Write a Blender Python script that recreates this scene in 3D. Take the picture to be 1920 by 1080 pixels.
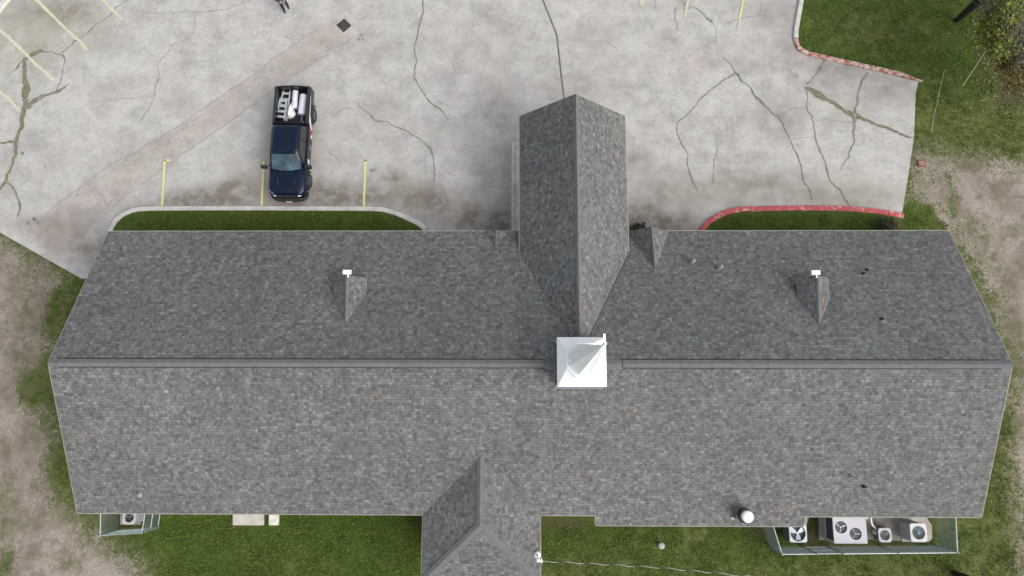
import bpy, bmesh, math, random
from mathutils import Vector, Matrix, noise
R = math.radians
random.seed(7)
for o in list(bpy.data.objects): bpy.data.objects.remove(o)
scene = bpy.context.scene
C = scene.collection

# ------------------------------------------------------------------ camera
# drone camera 36 m up, 24 mm equivalent, tilted about ten degrees off the plumb line
F, NX, NY, YAW, H = 1272.2, 976.2, 766.2, -0.0026, 36.0
g = Vector((NX - 960, -(NY - 540), -F)).normalized()
UPC = -g
ex = Vector((math.cos(YAW), math.sin(YAW), 0)); ex = (ex - UPC * ex.dot(UPC)).normalized()
ey = UPC.cross(ex)
ROT = Matrix((ex, ey, UPC))                   # camera axes -> world axes
cam_d = bpy.data.cameras.new('camera'); cam = bpy.data.objects.new('camera', cam_d); C.objects.link(cam)
cam_d.sensor_width = 36; cam_d.lens = F / 1920 * 36; cam_d.clip_end = 3000; cam_d.clip_start = 0.5
cam.matrix_world = Matrix.Translation((0, 0, H)) @ ROT.to_4x4()
scene.camera = cam

# ------------------------------------------------------------------ light
SUN_AZ, SUN_EL = 123.0, 42.0                  # azimuth from +Y towards +X
w = bpy.data.worlds.new('World'); scene.world = w; w.use_nodes = True
nt = w.node_tree; bg = nt.nodes['Background']
sky = nt.nodes.new('ShaderNodeTexSky'); sky.sky_type = 'NISHITA'; sky.sun_disc = False
sky.sun_elevation = R(SUN_EL); sky.sun_rotation = R(SUN_AZ); sky.air_density = 1.0; sky.dust_density = 3.0; sky.ozone_density = 0.6
hs = nt.nodes.new('ShaderNodeHueSaturation'); hs.inputs['Saturation'].default_value = 0.34      # thin overcast: a paler sky
nt.links.new(sky.outputs[0], hs.inputs['Color']); nt.links.new(hs.outputs[0], bg.inputs[0]); bg.inputs[1].default_value = 0.15
sd = bpy.data.lights.new('sun', 'SUN'); sun = bpy.data.objects.new('sun', sd); C.objects.link(sun)
sd.energy = 0.86; sd.angle = R(54); sd.color = (1, 0.955, 0.895)
sdir = Vector((math.sin(R(SUN_AZ)) * math.cos(R(SUN_EL)), math.cos(R(SUN_AZ)) * math.cos(R(SUN_EL)), math.sin(R(SUN_EL))))
sun.rotation_euler = sdir.to_track_quat('Z', 'Y').to_euler()
scene.view_settings.view_transform = 'Standard'; scene.view_settings.look = 'None'
scene.view_settings.exposure = 0.80; scene.view_settings.gamma = 1

# ------------------------------------------------------------------ helpers
def ray(x, y):
    return ROT @ Vector((x - 960, -(y - 540), -F))
def G(x, y, z=0.0):                            # point of the place at height z, from its position in the photo
    d = ray(x, y); t = (z - H) / d.z
    return Vector((d.x * t, d.y * t, z))
def onplane(x, y, p0, n):
    d = ray(x, y); o = Vector((0, 0, H)); t = (Vector(p0) - o).dot(n) / d.dot(n)
    return o + d * t

def tag(o, label=None, cat=None, group=None, kind=None):
    if label: o['label'] = label
    if cat: o['category'] = cat
    if group: o['group'] = group
    if kind: o['kind'] = kind
    return o
def obj(name, bm, mats, parent=None, smooth=False):
    me = bpy.data.meshes.new(name); bm.normal_update(); bm.to_mesh(me); bm.free()
    for m in (mats if isinstance(mats, (list, tuple)) else [mats]): me.materials.append(m)
    if smooth:
        for p in me.polygons: p.use_smooth = True
    o = bpy.data.objects.new(name, me); C.objects.link(o)
    if parent: o.parent = parent
    return o
def empty(name, loc=(0, 0, 0), rz=0.0, **k):
    o = bpy.data.objects.new(name, None); C.objects.link(o); o.location = loc; o.rotation_euler = (0, 0, rz); o.empty_display_size = 0.3
    if k: tag(o, **k)
    return o
def B(): return bmesh.new()
def box(bm, x0, x1, y0, y1, z0, z1, mi=0, M=None, taper=1.0):
    cx, cy = (x0 + x1) / 2, (y0 + y1) / 2
    P = []
    for z, s in ((z0, 1), (z1, taper)):
        for x, y in ((x0, y0), (x1, y0), (x1, y1), (x0, y1)):
            v = Vector((cx + (x - cx) * s, cy + (y - cy) * s, z))
            P.append(bm.verts.new(M @ v if M else v))
    for q in ((3, 2, 1, 0), (4, 5, 6, 7), (0, 1, 5, 4), (1, 2, 6, 5), (2, 3, 7, 6), (3, 0, 4, 7)):
        f = bm.faces.new([P[i] for i in q]); f.material_index = mi
    return P
def bevel(bm, w=0.02, seg=2):
    bmesh.ops.bevel(bm, geom=[e for e in bm.edges if e.calc_face_angle(0) > 0.6], offset=w, segments=seg, affect='EDGES', profile=0.6)
def tube(bm, pts, r, n=8, mi=0, cap=True):
    pts = [Vector(p) for p in pts]; rings = []
    rr = r if isinstance(r, (list, tuple)) else [r] * len(pts)
    prev = None
    for i, p in enumerate(pts):
        t = (pts[min(i + 1, len(pts) - 1)] - pts[max(i - 1, 0)]).normalized()
        a = prev - t * prev.dot(t) if prev else t.orthogonal()
        if a.length < 1e-4: a = t.orthogonal()
        a.normalize(); prev = a; b = t.cross(a)
        rings.append([bm.verts.new(p + (a * math.cos(2 * math.pi * k / n) + b * math.sin(2 * math.pi * k / n)) * rr[i]) for k in range(n)])
    for i in range(len(rings) - 1):
        for k in range(n):
            f = bm.faces.new((rings[i][k], rings[i][(k + 1) % n], rings[i + 1][(k + 1) % n], rings[i + 1][k])); f.material_index = mi
    if cap and n > 2:
        f = bm.faces.new(rings[0][::-1]); f.material_index = mi
        f = bm.faces.new(rings[-1]); f.material_index = mi
def lathe(bm, prof, n=24, c=(0, 0, 0), mi=0, axis='z', cap=True):
    rings = []
    for r, z in prof:
        ring = []
        for k in range(n):
            a = 2 * math.pi * k / n
            v = Vector((r * math.cos(a), r * math.sin(a), z))
            if axis == 'x': v = Vector((z, r * math.cos(a), r * math.sin(a)))
            ring.append(bm.verts.new(v + Vector(c)))
        rings.append(ring)
    for i in range(len(rings) - 1):
        for k in range(n):
            f = bm.faces.new((rings[i][k], rings[i][(k + 1) % n], rings[i + 1][(k + 1) % n], rings[i + 1][k])); f.material_index = mi
    if cap:
        f = bm.faces.new(rings[0][::-1]); f.material_index = mi
        f = bm.faces.new(rings[-1]); f.material_index = mi
def loft(bm, rings, mi=0, cap=True, closed=True):
    V = [[bm.verts.new(p) for p in r] for r in rings]
    n = len(V[0])
    for i in range(len(V) - 1):
        for k in range(n if closed else n - 1):
            f = bm.faces.new((V[i][k], V[i][(k + 1) % n], V[i + 1][(k + 1) % n], V[i + 1][k])); f.material_index = mi
    if cap:
        f = bm.faces.new(V[0][::-1]); f.material_index = mi
        f = bm.faces.new(V[-1]); f.material_index = mi
    return V
def fixn(bm): bmesh.ops.recalc_face_normals(bm, faces=bm.faces[:])
def slab(bm, pts, th, mi=0, side=1, uvdir=None):
    """a sheet of thickness th under the polygon pts, with metre UVs running along uvdir on top"""
    uvl = bm.loops.layers.uv.verify()
    pts = [Vector(p) for p in pts]
    n = (pts[1] - pts[0]).cross(pts[2] - pts[0])
    for i in range(1, len(pts) - 1):
        n2 = (pts[i] - pts[0]).cross(pts[i + 1] - pts[0])
        if n2.length > n.length: n = n2
    n.normalize()
    if n.z < 0: pts = pts[::-1]; n = -n
    u = Vector(uvdir).normalized() if uvdir else Vector((1, 0, 0)); v = n.cross(u)
    top = [bm.verts.new(p) for p in pts]; bot = [bm.verts.new(p - Vector((0, 0, th))) for p in pts]
    f = bm.faces.new(top)
    if f.normal.dot(n) < 0: pass
    f.material_index = mi
    fb = bm.faces.new(bot[::-1]); fb.material_index = side
    fs = []
    for i in range(len(pts)):
        j = (i + 1) % len(pts)
        s = bm.faces.new((top[j], top[i], bot[i], bot[j])); s.material_index = side; fs.append(s)
    for ff in [f, fb] + fs:
        for l in ff.loops: l[uvl].uv = (l.vert.co.dot(u), l.vert.co.dot(v))

# ------------------------------------------------------------------ materials
def mat(name, col=(0.5, 0.5, 0.5), rough=0.7, metal=0.0, coat=0.0, spec=0.5, var=0.0, vscale=6.0, bump=0.0, bscale=20.0):
    m = bpy.data.materials.new(name); m.use_nodes = True
    n = m.node_tree; b = n.nodes['Principled BSDF']
    b.inputs['Base Color'].default_value = (*col, 1); b.inputs['Roughness'].default_value = rough
    b.inputs['Metallic'].default_value = metal; b.inputs['Coat Weight'].default_value = coat; b.inputs['Coat Roughness'].default_value = 0.04
    b.inputs['Specular IOR Level'].default_value = spec
    if var or bump:
        tc = n.nodes.new('ShaderNodeTexCoord'); ns = n.nodes.new('ShaderNodeTexNoise'); ns.inputs['Scale'].default_value = vscale; ns.inputs['Detail'].default_value = 6
        n.links.new(tc.outputs['Object'], ns.inputs['Vector'])
        if var:
            mr = n.nodes.new('ShaderNodeMapRange'); mr.inputs['From Min'].default_value = 0.3; mr.inputs['From Max'].default_value = 0.7
            mr.inputs['To Min'].default_value = 1 - var; mr.inputs['To Max'].default_value = 1 + var
            n.links.new(ns.outputs[0], mr.inputs[0])
            mx = n.nodes.new('ShaderNodeVectorMath'); mx.operation = 'SCALE'; mx.inputs[0].default_value = col
            n.links.new(mr.outputs[0], mx.inputs['Scale']); n.links.new(mx.outputs[0], b.inputs['Base Color'])
        if bump:
            n2 = n.nodes.new('ShaderNodeTexNoise'); n2.inputs['Scale'].default_value = bscale; n2.inputs['Detail'].default_value = 5
            n.links.new(tc.outputs['Object'], n2.inputs['Vector'])
            bp = n.nodes.new('ShaderNodeBump'); bp.inputs['Strength'].default_value = bump; bp.inputs['Distance'].default_value = 0.02
            n.links.new(n2.outputs[0], bp.inputs['Height']); n.links.new(bp.outputs[0], b.inputs['Normal'])
    return m
class NT:
    """tiny node-graph writer"""
    def __init__(s, name):
        s.m = bpy.data.materials.new(name); s.m.use_nodes = True; s.n = s.m.node_tree.nodes; s.l = s.m.node_tree.links
        s.b = s.n['Principled BSDF']; s.tc = s.n.new('ShaderNodeTexCoord')
    def put(s, sock, v):
        if hasattr(v, 'is_output') or isinstance(v, bpy.types.NodeSocket): s.l.new(v, sock)
        else: sock.default_value = v
    def math(s, op, a, b=0.0, c=None, clamp=False):
        k = s.n.new('ShaderNodeMath'); k.operation = op; k.use_clamp = clamp; s.put(k.inputs[0], a); s.put(k.inputs[1], b)
        if c is not None: s.put(k.inputs[2], c)
        return k.outputs[0]
    def noise(s, scale, detail=4, rough=0.55, vec=None, dist=0.0):
        k = s.n.new('ShaderNodeTexNoise'); k.inputs['Scale'].default_value = scale; k.inputs['Detail'].default_value = detail
        k.inputs['Roughness'].default_value = rough; k.inputs['Distortion'].default_value = dist
        s.l.new(vec if vec else s.tc.outputs['Object'], k.inputs['Vector']); return k.outputs[0]
    def ramp(s, f, stops, interp='LINEAR'):
        k = s.n.new('ShaderNodeValToRGB'); k.color_ramp.interpolation = interp; e = k.color_ramp.elements
        while len(e) < len(stops): e.new(0.5)
        for i, (p, c) in enumerate(stops):
            e[i].position = p; e[i].color = (*c, 1) if hasattr(c, '__len__') else (c, c, c, 1)
        s.put(k.inputs[0], f); return k.outputs[0]
    def smooth(s, f, a, b, lo=0.0, hi=1.0):
        k = s.n.new('ShaderNodeMapRange'); k.interpolation_type = 'SMOOTHSTEP'
        for i, v in ((1, a), (2, b), (3, lo), (4, hi)): k.inputs[i].default_value = v
        s.put(k.inputs[0], f); return k.outputs[0]
    def mix(s, f, a, b, mode='MIX'):
        k = s.n.new('ShaderNodeMix'); k.data_type = 'RGBA'; k.blend_type = mode
        s.put(k.inputs[0], f)
        for i, v in ((6, a), (7, b)):
            if isinstance(v, tuple): k.inputs[i].default_value = (*v, 1)
            else: s.put(k.inputs[i], v)
        return k.outputs[2]
    def scale(s, col, f):
        k = s.n.new('ShaderNodeVectorMath'); k.operation = 'SCALE'; s.put(k.inputs[0], col); s.put(k.inputs['Scale'], f); return k.outputs[0]
    def attr(s, name):
        k = s.n.new('ShaderNodeAttribute'); k.attribute_name = name; return k.outputs['Fac']
    def bump(s, h, strength=0.5, dist=0.02):
        k = s.n.new('ShaderNodeBump'); k.inputs['Strength'].default_value = strength; k.inputs['Distance'].default_value = dist
        s.put(k.inputs['Height'], h); s.l.new(k.outputs[0], s.b.inputs['Normal'])
    def done(s, col, rough=0.85, spec=0.3):
        s.put(s.b.inputs['Base Color'], col if not isinstance(col, tuple) else (*col, 1)); s.put(s.b.inputs['Roughness'], rough)
        s.b.inputs['Specular IOR Level'].default_value = spec; return s.m

def shingle_mat():
    t = NT('weathered asphalt shingles')
    sep = t.n.new('ShaderNodeSeparateXYZ'); t.l.new(t.tc.outputs['UV'], sep.inputs[0])
    u, v = sep.outputs[0], sep.outputs[1]
    row = t.math('FLOOR', t.math('DIVIDE', v, 0.145))
    def cells(wd, off):
        r2 = t.n.new('ShaderNodeTexWhiteNoise'); r2.noise_dimensions = '1D'; t.l.new(row, r2.inputs['W'])
        uu = t.math('ADD', t.math('DIVIDE', u, wd), t.math('MULTIPLY', r2.outputs[0], 7.3 + off))
        col = t.math('FLOOR', uu)
        cb = t.n.new('ShaderNodeCombineXYZ'); t.l.new(col, cb.inputs[0]); t.l.new(row, cb.inputs[1]); cb.inputs[2].default_value = off
        wn = t.n.new('ShaderNodeTexWhiteNoise'); wn.noise_dimensions = '3D'; t.l.new(cb.outputs[0], wn.inputs['Vector'])
        return wn.outputs['Value'], wn.outputs['Color']
    a, ac = cells(0.205, 0.0); b2, _ = cells(0.105, 3.0)
    fx = t.noise(7.5, 3, 0.6); fy = t.noise(3.4, 2, 0.5)
    val = t.math('ADD', t.math('ADD', t.math('MULTIPLY', a, 0.33), t.math('MULTIPLY', b2, 0.28)), t.math('ADD', t.math('MULTIPLY', t.smooth(fx, 0.27, 0.73), 0.29), t.math('MULTIPLY', t.smooth(fy, 0.3, 0.7), 0.10)))
    tone = t.ramp(val, [(0.12, (0.068, 0.067, 0.066)), (0.36, (0.101, 0.100, 0.098)), (0.52, (0.125, 0.123, 0.119)), (0.68, (0.149, 0.147, 0.141)), (0.9, (0.225, 0.222, 0.212))])
    hue = t.noise(0.55, 3)
    tint = t.ramp(hue, [(0.25, (0.93, 1.03, 1.03)), (0.45, (1.0, 1.0, 1.0)), (0.58, (1.0, 1.0, 1.0)), (0.75, (1.05, 1.0, 0.98))])
    col = t.mix(1.0, tone, tint, 'MULTIPLY')
    fr = t.math('FRACT', t.math('DIVIDE', v, 0.145))
    line = t.math('MULTIPLY_ADD', t.math('LESS_THAN', fr, 0.20), -0.19, 1.0)
    big = t.smooth(t.noise(0.16, 4), 0.3, 0.7, 0.93, 1.06)
    mp_ = t.n.new('ShaderNodeMapping'); mp_.inputs['Scale'].default_value = (1.5, 0.16, 1.0); t.l.new(t.tc.outputs['UV'], mp_.inputs['Vector'])
    big = t.math('MULTIPLY', big, t.smooth(t.noise(1.0, 5, 0.65, vec=mp_.outputs[0]), 0.3, 0.7, 0.94, 1.055))
    grain = t.smooth(t.noise(30.0, 2), 0.25, 0.75, 0.84, 1.16)
    col = t.scale(t.scale(col, t.math('MULTIPLY', line, big)), grain)
    t.bump(t.math('ADD', t.math('MULTIPLY', fr, -0.6), t.math('MULTIPLY', a, 0.5)), 0.45, 0.012)
    return t.done(col, 0.93, 0.25)
M_SHINGLE = shingle_mat()
M_CAP = mat('shingle ridge cap', (0.125, 0.126, 0.127), 0.9, var=0.12, vscale=5, bump=0.3, bscale=60, spec=0.25)
M_UNDER = mat('roof deck and soffit', (0.32, 0.30, 0.26), 0.8)
M_CREAM = mat('cream painted trim', (0.27, 0.265, 0.225), 0.7, var=0.18, vscale=1.5)
M_BRICK = None
M_WHITE = mat('white painted fibreglass', (0.88, 0.89, 0.89), 0.5, var=0.02, vscale=2)
M_WHITEM = mat('white painted metal', (0.78, 0.78, 0.77), 0.4, var=0.06, vscale=12)
M_BLACK = mat('black rubber', (0.012, 0.012, 0.013), 0.75)
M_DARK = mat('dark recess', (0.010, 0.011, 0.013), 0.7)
M_GALV = mat('galvanised steel', (0.37, 0.42, 0.41), 0.42, metal=0.65, var=0.12, vscale=9)
M_GALVM = mat('galvanised wire', (0.20, 0.25, 0.245), 0.55, metal=0.2)
M_VENT = mat('grey vent plastic', (0.22, 0.22, 0.22), 0.6, var=0.1)
M_LEAD = mat('bare lead flashing', (0.17, 0.175, 0.185), 0.6, metal=0.3, var=0.15, vscale=10)

def brick_mat():
    t = NT('tan brick wall')
    k = t.n.new('ShaderNodeTexBrick'); k.inputs['Scale'].default_value = 1.0; k.inputs['Brick Width'].default_value = 0.22; k.inputs['Row Height'].default_value = 0.075; k.inputs['Mortar Size'].default_value = 0.008
    k.inputs['Color1'].default_value = (0.30, 0.20, 0.14, 1); k.inputs['Color2'].default_value = (0.38, 0.27, 0.19, 1); k.inputs['Mortar'].default_value = (0.45, 0.43, 0.4, 1)
    sep = t.n.new('ShaderNodeSeparateXYZ'); t.l.new(t.tc.outputs['Object'], sep.inputs[0])
    cb = t.n.new('ShaderNodeCombineXYZ'); t.l.new(t.math('ADD', sep.outputs[0], sep.outputs[1]), cb.inputs[0]); t.l.new(sep.outputs[2], cb.inputs[1])
    t.l.new(cb.outputs[0], k.inputs['Vector'])
    return t.done(k.outputs['Color'], 0.9)
M_BRICK = brick_mat()

def concrete_mat():
    t = NT('weathered concrete paving')
    n1, n2, n3 = t.noise(0.16, 5, 0.62), t.noise(0.9, 9, 0.72), t.noise(5.0, 8, 0.75)
    base = t.ramp(n1, [(0.3, (0.385, 0.358, 0.340)), (0.43, (0.395, 0.378, 0.360)), (0.53, (0.390, 0.382, 0.360)), (0.64, (0.388, 0.358, 0.344)), (0.8, (0.398, 0.384, 0.366))])
    m = t.math('MULTIPLY', t.smooth(n2, 0.25, 0.75, 0.80, 1.14), t.smooth(n3, 0.25, 0.75, 0.87, 1.12))
    sp = t.noise(0.30, 10, 0.74)
    m = t.math('MULTIPLY', m, t.smooth(sp, 0.50, 0.64, 1.0, 0.84))
    m = t.math('MULTIPLY', m, t.smooth(t.noise(2.6, 6, 0.8), 0.60, 0.74, 1.0, 0.84))
    m = t.math('MULTIPLY', m, t.smooth(t.noise(1.3, 8, 0.75), 0.60, 0.70, 1.0, 1.07))
    m = t.math('MULTIPLY', m, t.smooth(t.noise(0.42, 9, 0.72), 0.56, 0.60, 1.0, 0.93))
    m = t.math('MULTIPLY', m, t.smooth(t.noise(13.0, 3, 0.6), 0.66, 0.74, 1.0, 0.80))
    col = t.scale(base, m)
    # the pinkish infill of an old utility trench
    pe = t.math('ADD', t.attr('trench'), t.math('MULTIPLY', t.math('SUBTRACT', t.noise(1.5, 7, 0.7), 0.5), 0.55))
    pink = t.ramp(t.noise(0.5, 8, 0.7), [(0.36, (0.375, 0.350, 0.318)), (0.48, (0.365, 0.318, 0.285)), (0.6, (0.365, 0.305, 0.278)), (0.72, (0.385, 0.360, 0.328))])
    col = t.mix(t.math('MULTIPLY', t.smooth(pe, 0.36, 0.70), 0.62), col, t.scale(pink, t.math('MULTIPLY', m, 0.97)))
    # tyre dirt and mildew, with shade near the front eave painted into the same mask
    gr = t.attr('grime_shade'); gn = t.noise(1.25, 10, 0.78)
    gm = t.math('MULTIPLY', gr, t.smooth(gn, 0.34, 0.62, 0.28, 1.2), clamp=True)
    col = t.mix(gm, col, (0.175, 0.155, 0.128))
    ye = t.attr('lichen'); yn = t.noise(1.6, 8, 0.75)
    ym = t.math('MULTIPLY', ye, t.smooth(yn, 0.35, 0.65, 0.0, 1.0), clamp=True)
    col = t.mix(ym, col, (0.29, 0.28, 0.205))
    t.bump(t.math('ADD', n3, t.noise(30, 3)), 0.25, 0.01)
    return t.done(col, 0.9, 0.25)
M_CONC = concrete_mat()
M_CRACK = mat('dirt filled crack', (0.175, 0.165, 0.145), 0.95, var=0.45, vscale=3.5)
M_CRACKF = mat('hairline crack', (0.265, 0.255, 0.24), 0.95, var=0.25, vscale=3)
M_MOSS = mat('mossy crack', (0.155, 0.146, 0.095), 0.95, var=0.3, vscale=5)
M_JOINT = mat('tar joint', (0.10, 0.10, 0.09), 0.9, var=0.3, vscale=2)
def paint_mat(name, c1, c2, lo, hi):
    t = NT(name)
    k = t.smooth(t.noise(4.5, 7, 0.75), lo, hi)
    col = t.mix(k, c1, c2)
    return t.done(col, 0.8, 0.3)
M_YEL = paint_mat('worn yellow paint', (0.58, 0.55, 0.21), (0.47, 0.45, 0.30), 0.44, 0.66)
M_YELP = paint_mat('pale yellow paint', (0.54, 0.515, 0.30), (0.43, 0.415, 0.32), 0.38, 0.62)
M_YELF = paint_mat('faded yellow paint', (0.47, 0.455, 0.30), (0.42, 0.41, 0.365), 0.30, 0.62)
M_REDC = paint_mat('flaking red curb paint', (0.40, 0.080, 0.085), (0.50, 0.36, 0.33), 0.52, 0.63)
M_REDW = paint_mat('badly worn red curb paint', (0.27, 0.075, 0.06), (0.44, 0.37, 0.32), 0.43, 0.55)
M_CURB = mat('curb concrete', (0.47, 0.465, 0.42), 0.88, var=0.16, vscale=3, bump=0.2, bscale=18)
M_COLLAR = mat('worn concrete collar', (0.36, 0.34, 0.315), 0.9, var=0.15, vscale=3)
M_PAD = mat('equipment pad concrete', (0.27, 0.25, 0.22), 0.9, var=0.25, vscale=2.2)
M_SLAB = mat('pale slab concrete', (0.46, 0.44, 0.39), 0.9, var=0.16, vscale=2)

def ground_mat():
    t = NT('lawn and bare gravel ground')
    nb, nm, nf = t.noise(0.22, 5, 0.6), t.noise(1.6, 7, 0.7), t.noise(11, 6, 0.75)
    n9 = t.noise(34, 3, 0.7)
    grass = t.ramp(nb, [(0.3, (0.038, 0.065, 0.011)), (0.5, (0.048, 0.080, 0.012)), (0.7, (0.062, 0.092, 0.017))])
    dryc = t.ramp(nm, [(0.3, (0.080, 0.098, 0.026)), (0.5, (0.105, 0.115, 0.036)), (0.72, (0.135, 0.137, 0.056))])
    dm = t.math('MULTIPLY', t.attr('dry'), t.smooth(nm, 0.30, 0.66, 0.45, 1.1), clamp=True)
    grass = t.mix(t.math('MULTIPLY', dm, 0.75), grass, dryc)
    grass = t.scale(grass, t.math('MULTIPLY', t.smooth(nf, 0.28, 0.72, 0.55, 1.45), t.smooth(nm, 0.3, 0.7, 0.80, 1.18)))
    grass = t.scale(grass, t.smooth(n9, 0.25, 0.75, 0.72, 1.3))
    dirt = t.ramp(t.noise(0.7, 7, 0.7, dist=0.6), [(0.28, (0.205, 0.165, 0.128)), (0.42, (0.27, 0.232, 0.19)), (0.55, (0.31, 0.26, 0.23)), (0.68, (0.295, 0.262, 0.228)), (0.8, (0.335, 0.30, 0.28))])
    dirt = t.scale(dirt, t.math('MULTIPLY', t.smooth(nf, 0.28, 0.72, 0.70, 1.24), t.smooth(n9, 0.25, 0.75, 0.74, 1.24)))
    dirt = t.mix(t.smooth(t.noise(7.0, 3, 0.6), 0.66, 0.72), dirt, (0.40, 0.375, 0.34))
    mud = t.mix(t.math('MULTIPLY', t.smooth(t.noise(0.8, 8, 0.74), 0.46, 0.64), 0.8), dirt, (0.135, 0.125, 0.08))
    e = t.math('ADD', t.attr('dirt'), t.math('ADD', t.math('MULTIPLY', t.math('SUBTRACT', nm, 0.5), 1.3), t.math('MULTIPLY', t.math('SUBTRACT', nf, 0.5), 1.25)))
    fringe = t.mix(0.5, (0.125, 0.122, 0.062), grass)
    col = t.mix(t.smooth(e, 0.14, 0.44), grass, fringe); col = t.mix(t.smooth(e, 0.40, 0.74), col, mud)
    bare = t.math('MULTIPLY', t.attr('bare'), t.smooth(nf, 0.35, 0.6, 0.55, 1.1), clamp=True)
    col = t.mix(bare, col, (0.085, 0.072, 0.042))
    rt = t.math('MULTIPLY', t.attr('rut'), t.smooth(t.noise(1.3, 8, 0.75), 0.32, 0.62, 0.1, 1.1), clamp=True)
    col = t.mix(t.math('MULTIPLY', rt, 0.75), col, (0.150, 0.118, 0.092)); gt = t.math('MULTIPLY', t.attr('median'), t.smooth(t.noise(1.7, 8, 0.75), 0.38, 0.62, 0.0, 1.0), clamp=True)
    col = t.mix(gt, col, (0.105, 0.108, 0.052))
    t.bump(t.math('ADD', nf, t.math('MULTIPLY', n9, 0.7)), 0.7, 0.05)
    return t.done(col, 0.95, 0.15)
M_GROUND = ground_mat()
def strip_mat():
    t = NT('short lawn grass')
    nb, nm, nf = t.noise(0.3, 5, 0.6), t.noise(2.2, 6, 0.7), t.noise(14, 5, 0.75)
    col = t.ramp(nb, [(0.3, (0.040, 0.066, 0.012)), (0.55, (0.052, 0.078, 0.015)), (0.75, (0.062, 0.074, 0.018))])
    col = t.scale(col, t.math('MULTIPLY', t.smooth(nf, 0.25, 0.75, 0.62, 1.4), t.smooth(nm, 0.3, 0.7, 0.85, 1.15)))
    t.bump(nf, 0.7, 0.05)
    return t.done(col, 0.95, 0.15)
M_STRIP = strip_mat()

# ------------------------------------------------------------------ ground
def sdist(poly, x, y):
    """signed distance, positive inside"""
    best = 1e9; ins = False; n = len(poly)
    for i in range(n):
        ax, ay = poly[i]; bx, by = poly[(i + 1) % n]
        dx, dy = bx - ax, by - ay
        tt = max(0, min(1, ((x - ax) * dx + (y - ay) * dy) / (dx * dx + dy * dy + 1e-9)))
        d = (x - ax - tt * dx) ** 2 + (y - ay - tt * dy) ** 2
        if d < best: best = d
        if (ay > y) != (by > y) and x < (bx - ax) * (y - ay) / (by - ay) + ax: ins = not ins
    return math.sqrt(best) * (1 if ins else -1)
def W2(pp): return [tuple(G(x, y).xy) for x, y in pp]
def blob(x, y, L):
    s = 0
    for (cx, cy, rx, ry, k) in L:
        d = ((x - cx) / rx) ** 2 + ((y - cy) / ry) ** 2
        if d < 1: s += k * (1 - d) ** 1.3
    return s
def WB(L):
    out = []
    for (px, py, rx, ry, k) in L:
        p = G(px, py); sc = (G(px + 1, py) - p).length
        out.append((p.x, p.y, rx * sc, ry * sc, k))
    return out
DIRT = [W2(p) for p in (
    [(-400, 200), (0, 447), (60, 482), (112, 525), (100, 570), (95, 640), (72, 690), (62, 745), (98, 800), (100, 850), (85, 900), (110, 940), (150, 975), (205, 1018), (262, 1058), (285, 1110), (260, 1300), (-500, 1300)],
    [(1718, 282), (1745, 278), (1790, 292), (1830, 290), (1880, 300), (2300, 310), (2300, 760), (1935, 720), (1900, 668), (1876, 605), (1850, 540), (1815, 480), (1770, 425), (1742, 402), (1708, 372)],
    [(1905, 700), (2300, 700), (2300, 1300), (1930, 1300), (1912, 1000), (1898, 850)])]
UNDIRT = WB([(60, 735, 40, 34, 0.5), (40, 715, 26, 30, .3), (88, 705, 24, 40, .4), (20, 905, 26, 120, 0.28), (8, 1060, 30, 60, 0.7), (1790, 370, 26, 60, 0.5), (1850, 420, 30, 50, 0.35), (1730, 412, 36, 40, 0.8), (1760, 330, 30, 26, 0.3), (120, 860, 30, 60, 0.25), (40, 560, 16, 90, 0.25), (1912, 230, 70, 60, 0.3), (95, 590, 16, 60, 0.4), (1890, 520, 30, 60, 0.25)])
DRY = WB([(1860, 940, 190, 200, 1.2), (1700, 1060, 260, 60, 1.0), (1800, 240, 170, 90, 1.4), (1900, 230, 90, 70, .8), (150, 1000, 110, 80, .8), (1640, 60, 150, 60, .55), (1750, 150, 90, 60, .4), (620, 1060, 160, 40, .3), (1640, 40, 240, 110, .4), (480, 1040, 140, 50, .25), (115, 600, 50, 200, .5), (1890, 960, 60, 160, .4), (1560, 1070, 300, 40, 0.7), (1240, 1050, 260, 70, 0.65), (1060, 1075, 90, 40, 0.9), (140, 950, 90, 150, 0.9), (270, 1070, 90, 50, 0.5), (1890, 760, 60, 170, 0.8), (1310, 1000, 60, 25, 0.6), (90, 640, 60, 160, 0.5), (1740, 420, 50, 40, 0.7)])
BARE = WB([(1040, 975, 46, 22, 0.9), (1080, 985, 40, 20, 0.5), (1890, 130, 70, 90, 0.9), (1905, 40, 90, 80, 0.7), (1895, 190, 40, 30, 0.6), (1560, 1020, 150, 14, 0.8), (1700, 1020, 110, 12, 0.8), (1525, 1000, 14, 30, 0.9), (240, 985, 50, 22, 0.8), (790, 975, 20, 30, 0.5), (1420, 1000, 30, 20, 0.6)])
def smoothpath(pts, n=6):
    out = []
    for i in range(len(pts) - 1):
        p0, p1, p2, p3 = [Vector((*pts[max(0, min(len(pts) - 1, k))], 0)) for k in (i - 1, i, i + 1, i + 2)]
        for s in range(n):
            t = s / n
            q = 0.5 * ((2 * p1) + (p2 - p0) * t + (2 * p0 - 5 * p1 + 4 * p2 - p3) * t * t + (3 * p1 - p0 - 3 * p2 + p3) * t ** 3)
            out.append((q.x, q.y))
    out.append(pts[-1]); return out
def track(pts, wd):
    P = [G(x, y).xy for x, y in smoothpath(pts, 5)]; return P, wd
def ontrack(x, y, T):
    best = 0
    for P, wd in T:
        for i in range(len(P) - 1):
            a, b = P[i], P[i + 1]; dx, dy = b.x - a.x, b.y - a.y; tt = max(0, min(1, ((x - a.x) * dx + (y - a.y) * dy) / (dx * dx + dy * dy + 1e-9)))
            d = math.hypot(x - a.x - tt * dx, y - a.y - tt * dy) / wd
            if d < 1: best = max(best, (1 - d) ** .8)
    return best
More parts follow.
